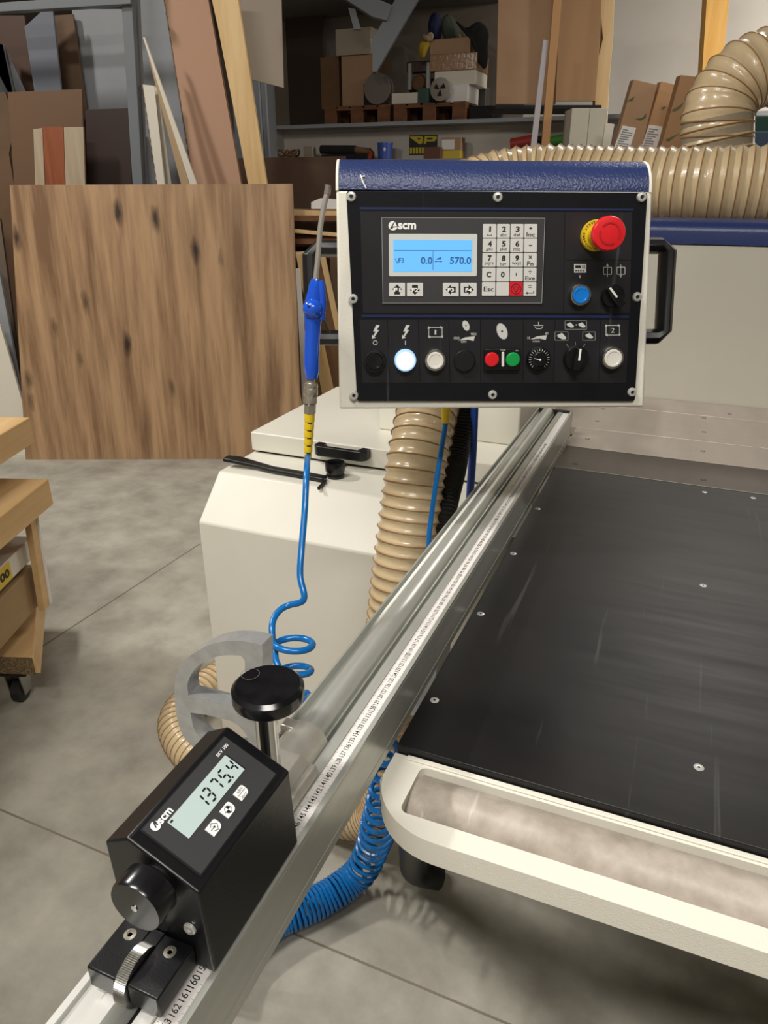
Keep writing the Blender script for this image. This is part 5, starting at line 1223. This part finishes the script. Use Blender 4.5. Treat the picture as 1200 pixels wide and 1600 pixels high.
hb_ = P(600, 223, 'y', SY + .05).z - BZZ
MB().lathe([(.075, 0), (.082, hb_), (.086, hb_), (.086, hb_ - .012), (.076, .004)][:4], (0, 0, 0), (0, 0, 1), 30).build('bucket_body', mat('bucket_blue', '#3c55a6', .4), o)
MB().sphere((.025, -.078, hb_ * .6), .014, 8, (1, .3, 1.3)).build('bucket_label', PRINTW, o)
# black and yellow poster
a = P(639.5, 211.5, 'y', NB - .012); b = P(682.5, 238, 'y', NB - .012); m1_ = P(660, 227, 'y', NB - .012).z
o = empty('shop_poster', 'black and yellow poster with big letters on the niche back panel', 'poster', loc=((a.x + b.x) / 2, NB - .001, b.z - .02))
w = (b.x - a.x) / 2; z1_ = a.z - b.z + .02; zm = m1_ - b.z + .02
MB().box(-w, w, -.010, 0, 0, z1_).build('poster_sheet', INK, o)
yq = mat('poster_yellow', '#d3bb1c', .5)
mb = MB()
for k in range(9): mb.box(-w + .01 + k * w * 2 / 9.4, -w + .01 + k * w * 2 / 9.4 + .026, -.012, -.010, 0.01, zm - .02)
mb.build('yellow_lines', yq, o)
def pm(pts): return [(-w + x * 2 * w, zm + y * (z1_ - zm)) for x, y in pts]
mb = MB()
mb.prism(pm([(.02, .88), (.46, .88), (.50, .75), (.50, .35), (.44, .12), (.36, .12), (.06, .72)]), 'y', -.012, -.010)
mb.prism(pm([(.52, .12), (.60, .12), (.62, .35), (.90, .35), (.99, .60), (.97, .88), (.56, .88)]), 'y', -.012, -.010)
mb.build('big_letters', yq, o)
mb = MB(); mb.prism(pm([(.28, .72), (.40, .72), (.40, .60), (.34, .55)]), 'y', -.013, -.012); mb.prism(pm([(.64, .72), (.85, .72), (.83, .55), (.64, .55)]), 'y', -.013, -.012); mb.build('letter_counters', INK, o)
ubox(662, 230, 688, 247, 'brown_carton', mat('red_brown_card', '#6b4334', .7), 'small red brown carton in front of the poster', 'carton', y=SY - .02, z0=BZZ, dep=.15)
o, c, w, h_ = ubox(689, 215, 720, 235, 'labelled_carton', CARD, 'brown carton with white paper label stacked on the yellow box', 'carton', y=SY + .05, dep=.14)
MB().box(-w + .012, w * .35, -.003, -.0005, .012, h_ - .02).build('white_label', PAPER, o)
ubox(689, 235, 719, 247, 'yellow_box', mat('yellow_white', '#cdb13a', .5), 'yellow box beneath the labelled carton', 'box', y=SY + .05, z0=BZZ, dep=.14)
for x_, m_, nm, lb_ in ((816, mat('tool_red', '#9d2f24', .5), 'red_power_tool', 'red and black power tool seen above the wide hose'), (868, GRNL, 'green_power_tool', 'bright green power tool right of the pale slat')):
    q_ = P(x_, 224, 'y', SY)
    o = empty(nm, lb_, 'tool', loc=(q_.x, SY + .04, BZZ))
    MB().cyl((-.12, 0, .12), (.1, 0, .15), .055, 18).build('tool_body', m_, o); MB().cyl((.02, 0, 0), (.04, 0, .14), .035, 12).build('tool_grip', CLK, o); MB().cyl((.1, 0, .15), (.2, 0, .16), .035, 14).build('tool_nose', CLK, o)
    MB().box(-.05, .12, -.04, .04, 0, .03).build('tool_base', CLK, o)

o = sbox(444, 4, 509, 190, 'dark_sheet', mat('dark_umber', '#3a2c22', .7), 'tall dark brown sheet standing on the back shelf behind the cartons', 'board', y=SY + .78, z0=SZ, dep=.02)
# big cardboard sheets, slats, post
slab([(780, -60), (876, -60), (868, 163), (775, 163)], 7.0, .03, 'cardboard_sheet', CARD, 'left of the two big cardboard sheets above the shelf', 'cardboard', 'big cardboard sheets', .002)
slab([(876, -60), (942, -60), (938, 60), (930, 158), (868, 158), (872, 60)], 6.93, .03, 'cardboard_sheet', mat('cardboard_b', '#a27d58', .75), 'right one of the two big cardboard sheets with torn lower corner', 'cardboard', 'big cardboard sheets', .002)
slab([(774, 164), (940, 164), (940, 170), (774, 170)], 6.9, .5, 'black_tray', CLK, 'thin black tray under the big cardboard sheets', 'tray', None, .002)
board([(849, 62), (857, 63), (838, 232), (829, 232)], 6.6, .02, 'white_lath', mat('lilac_white', '#c9c4c9', .5), 'narrow white slat leaning in front of the cardboard', 'slat')
board([(868, -40), (881, -40), (858, 232), (846, 232)], 6.57, .025, 'wood_lath', mat('slat_wood', '#b88a5c', .6), 'narrow brown wooden slat right beside the white slat', 'slat')
slab([(944, -60), (960, 0), (958, 60), (952, 130), (949, 200), (928, 200), (932, 100), (942, 60), (938, 20)], 7.15, .08, 'split_pine_post', PINEY if 0 else mat('light_pine', '#d8b27a', .6, c2='#e4c698', scale=(12, 12, 1)), 'light pine plank with split edge right of the cardboard sheets', 'plank', None, .003)
board([(1108, -60), (1146, -60), (1126, 130), (1096, 130)], 7.3, .10, 'yellow_pine_post', PINEY, 'upright yellow pine post against the white wall', 'post')
# light grey cabinet with label
a = HF.hit(894, 169, 'y', 6.5); b = HF.hit(943, 238, 'y', 6.5)
o = empty('grey_wall_cabinet', 'pale grey two part cabinet box with black and yellow label, below the pine plank', 'cabinet', fr_at(HF, HF.world(((a.x + b.x) / 2, 6.5, 0))))
w = (b.x - a.x) / 2
MB().box(-w, -.004, 0, .25, 0, a.z).build('cabinet_half', GBRL if 0 else mat('putty_paint', '#bdb8a8', .5), o, .003); MB().box(.0, w, 0, .25, 0, a.z).build('cabinet_half', mat('putty_paint', '#bdb8a8', .5), o, .003)
lz = HF.hit(910, 229, 'y', 6.5).z
MB().box(-w + .02, w - .05, -.003, -.0003, lz - .05, lz).build('black_label', INK, o); MB().box(-.08, .02, -.005, -.0032, lz - .04, lz - .01).build('yellow_mark', YEL, o)
board([(946, 192), (960, 194), (952, 240), (940, 240)], 6.42, .02, 'putty_strip', WBRD, 'small pale strip right beside the grey cabinet', 'strip')
# long cartons leaning at the right
LG = 'long cartons leaning by the white wall'
def carton(px, w, m, lab, label=None, mark=None):
    o = board(px, w, .09, 'long_carton', m, lab, 'carton', LG, .003)
    inv = o.matrix_world.inverted() if 0 else None
    loc = HF.R @ o.location if 0 else None
    x0 = (HF.R @ Vector(o.matrix_world.translation)).x
    def LP(x, y): p = HF.hit(x, y, 'y', w - .002); return (p.x - x0, p.z)
    if label:
        lo = MB().prism([LP(*p) for p in label], 'y', -.003, -.0006).build('shipping_label', PAPER, o)
        mb = MB(); A, B, C_, D_ = [Vector(LP(*p)) for p in label]
        for k in range(9):
            t = .12 + k * .09; l0 = D_ if 0 else A.lerp(D_, t); r0_ = B.lerp(C_, t); s0 = l0.lerp(r0_, .1); s1 = l0.lerp(r0_, random.choice((.5, .7, .85)))
            mb.prism([tuple(s0), tuple(s1), (s1.x, s1.y - .008), (s0.x, s0.y - .008)], 'y', -.004, -.0031)
        mb.build('label_lines', mat('label_grey', '#8d8d92', .6), lo)
    for mk in (mark or []):
        MB().prism([LP(*p) for p in mk], 'y', -.002, -.0004).build('green_mark', mat('olive_print', '#4e5a32', .6), o)
    return o
carton([(990, 124), (1027, 132), (1000, 240), (957, 240)], 6.1, CARD, 'leftmost long brown carton with white shipping label', [(973, 196), (994, 200), (982, 238), (957, 236)], [[(993, 186), (1004, 184), (1010, 177), (1009, 184), (1001, 188)], [(980, 158), (992, 150), (988, 158)]])
carton([(1033, 127), (1057, 132), (1040, 240), (1000, 240)], 6.2, mat('cardboard_c', '#b48c64', .75), 'middle long carton with white shipping label', [(1014, 195), (1036, 198), (1024, 238), (1000, 236)], [[(1034, 168), (1041, 166), (1037, 171)]])
carton([(1064, 117), (1102, 121), (1076, 240), (1030, 240)], 6.0, mat('cardboard_d', '#9a7450', .75), 'rightmost long brown carton, without a label', None, [[(1050, 172), (1060, 166), (1069, 160), (1064, 168), (1055, 174)], [(1040, 218), (1062, 208), (1045, 221)]])
# green machines at the right edge
a = HF.hit(1150, 180, 'y', 5.6); b = HF.hit(1260, 300, 'y', 5.6)
o = empty('green_machine', 'dark green machine cabinet behind the arched hose at the right edge', 'machine', fr_at(HF, HF.world(((a.x + b.x) / 2, 5.6, 0))))
w = (b.x - a.x) / 2
MB().box(-w, w, 0, .5, 0, a.z).build('machine_body', GRNB, o, .01); MB().box(-w + .05, -w + .3, -.02, -.001, 1.2, a.z - .1).build('control_door', mat('blue_grey_door', '#3a4a5e', .5), o, .003)
MB().box(-w + .35, -w + .42, -.03, -.001, 1.2, a.z - .06).build('handle', CLK, o, .004)
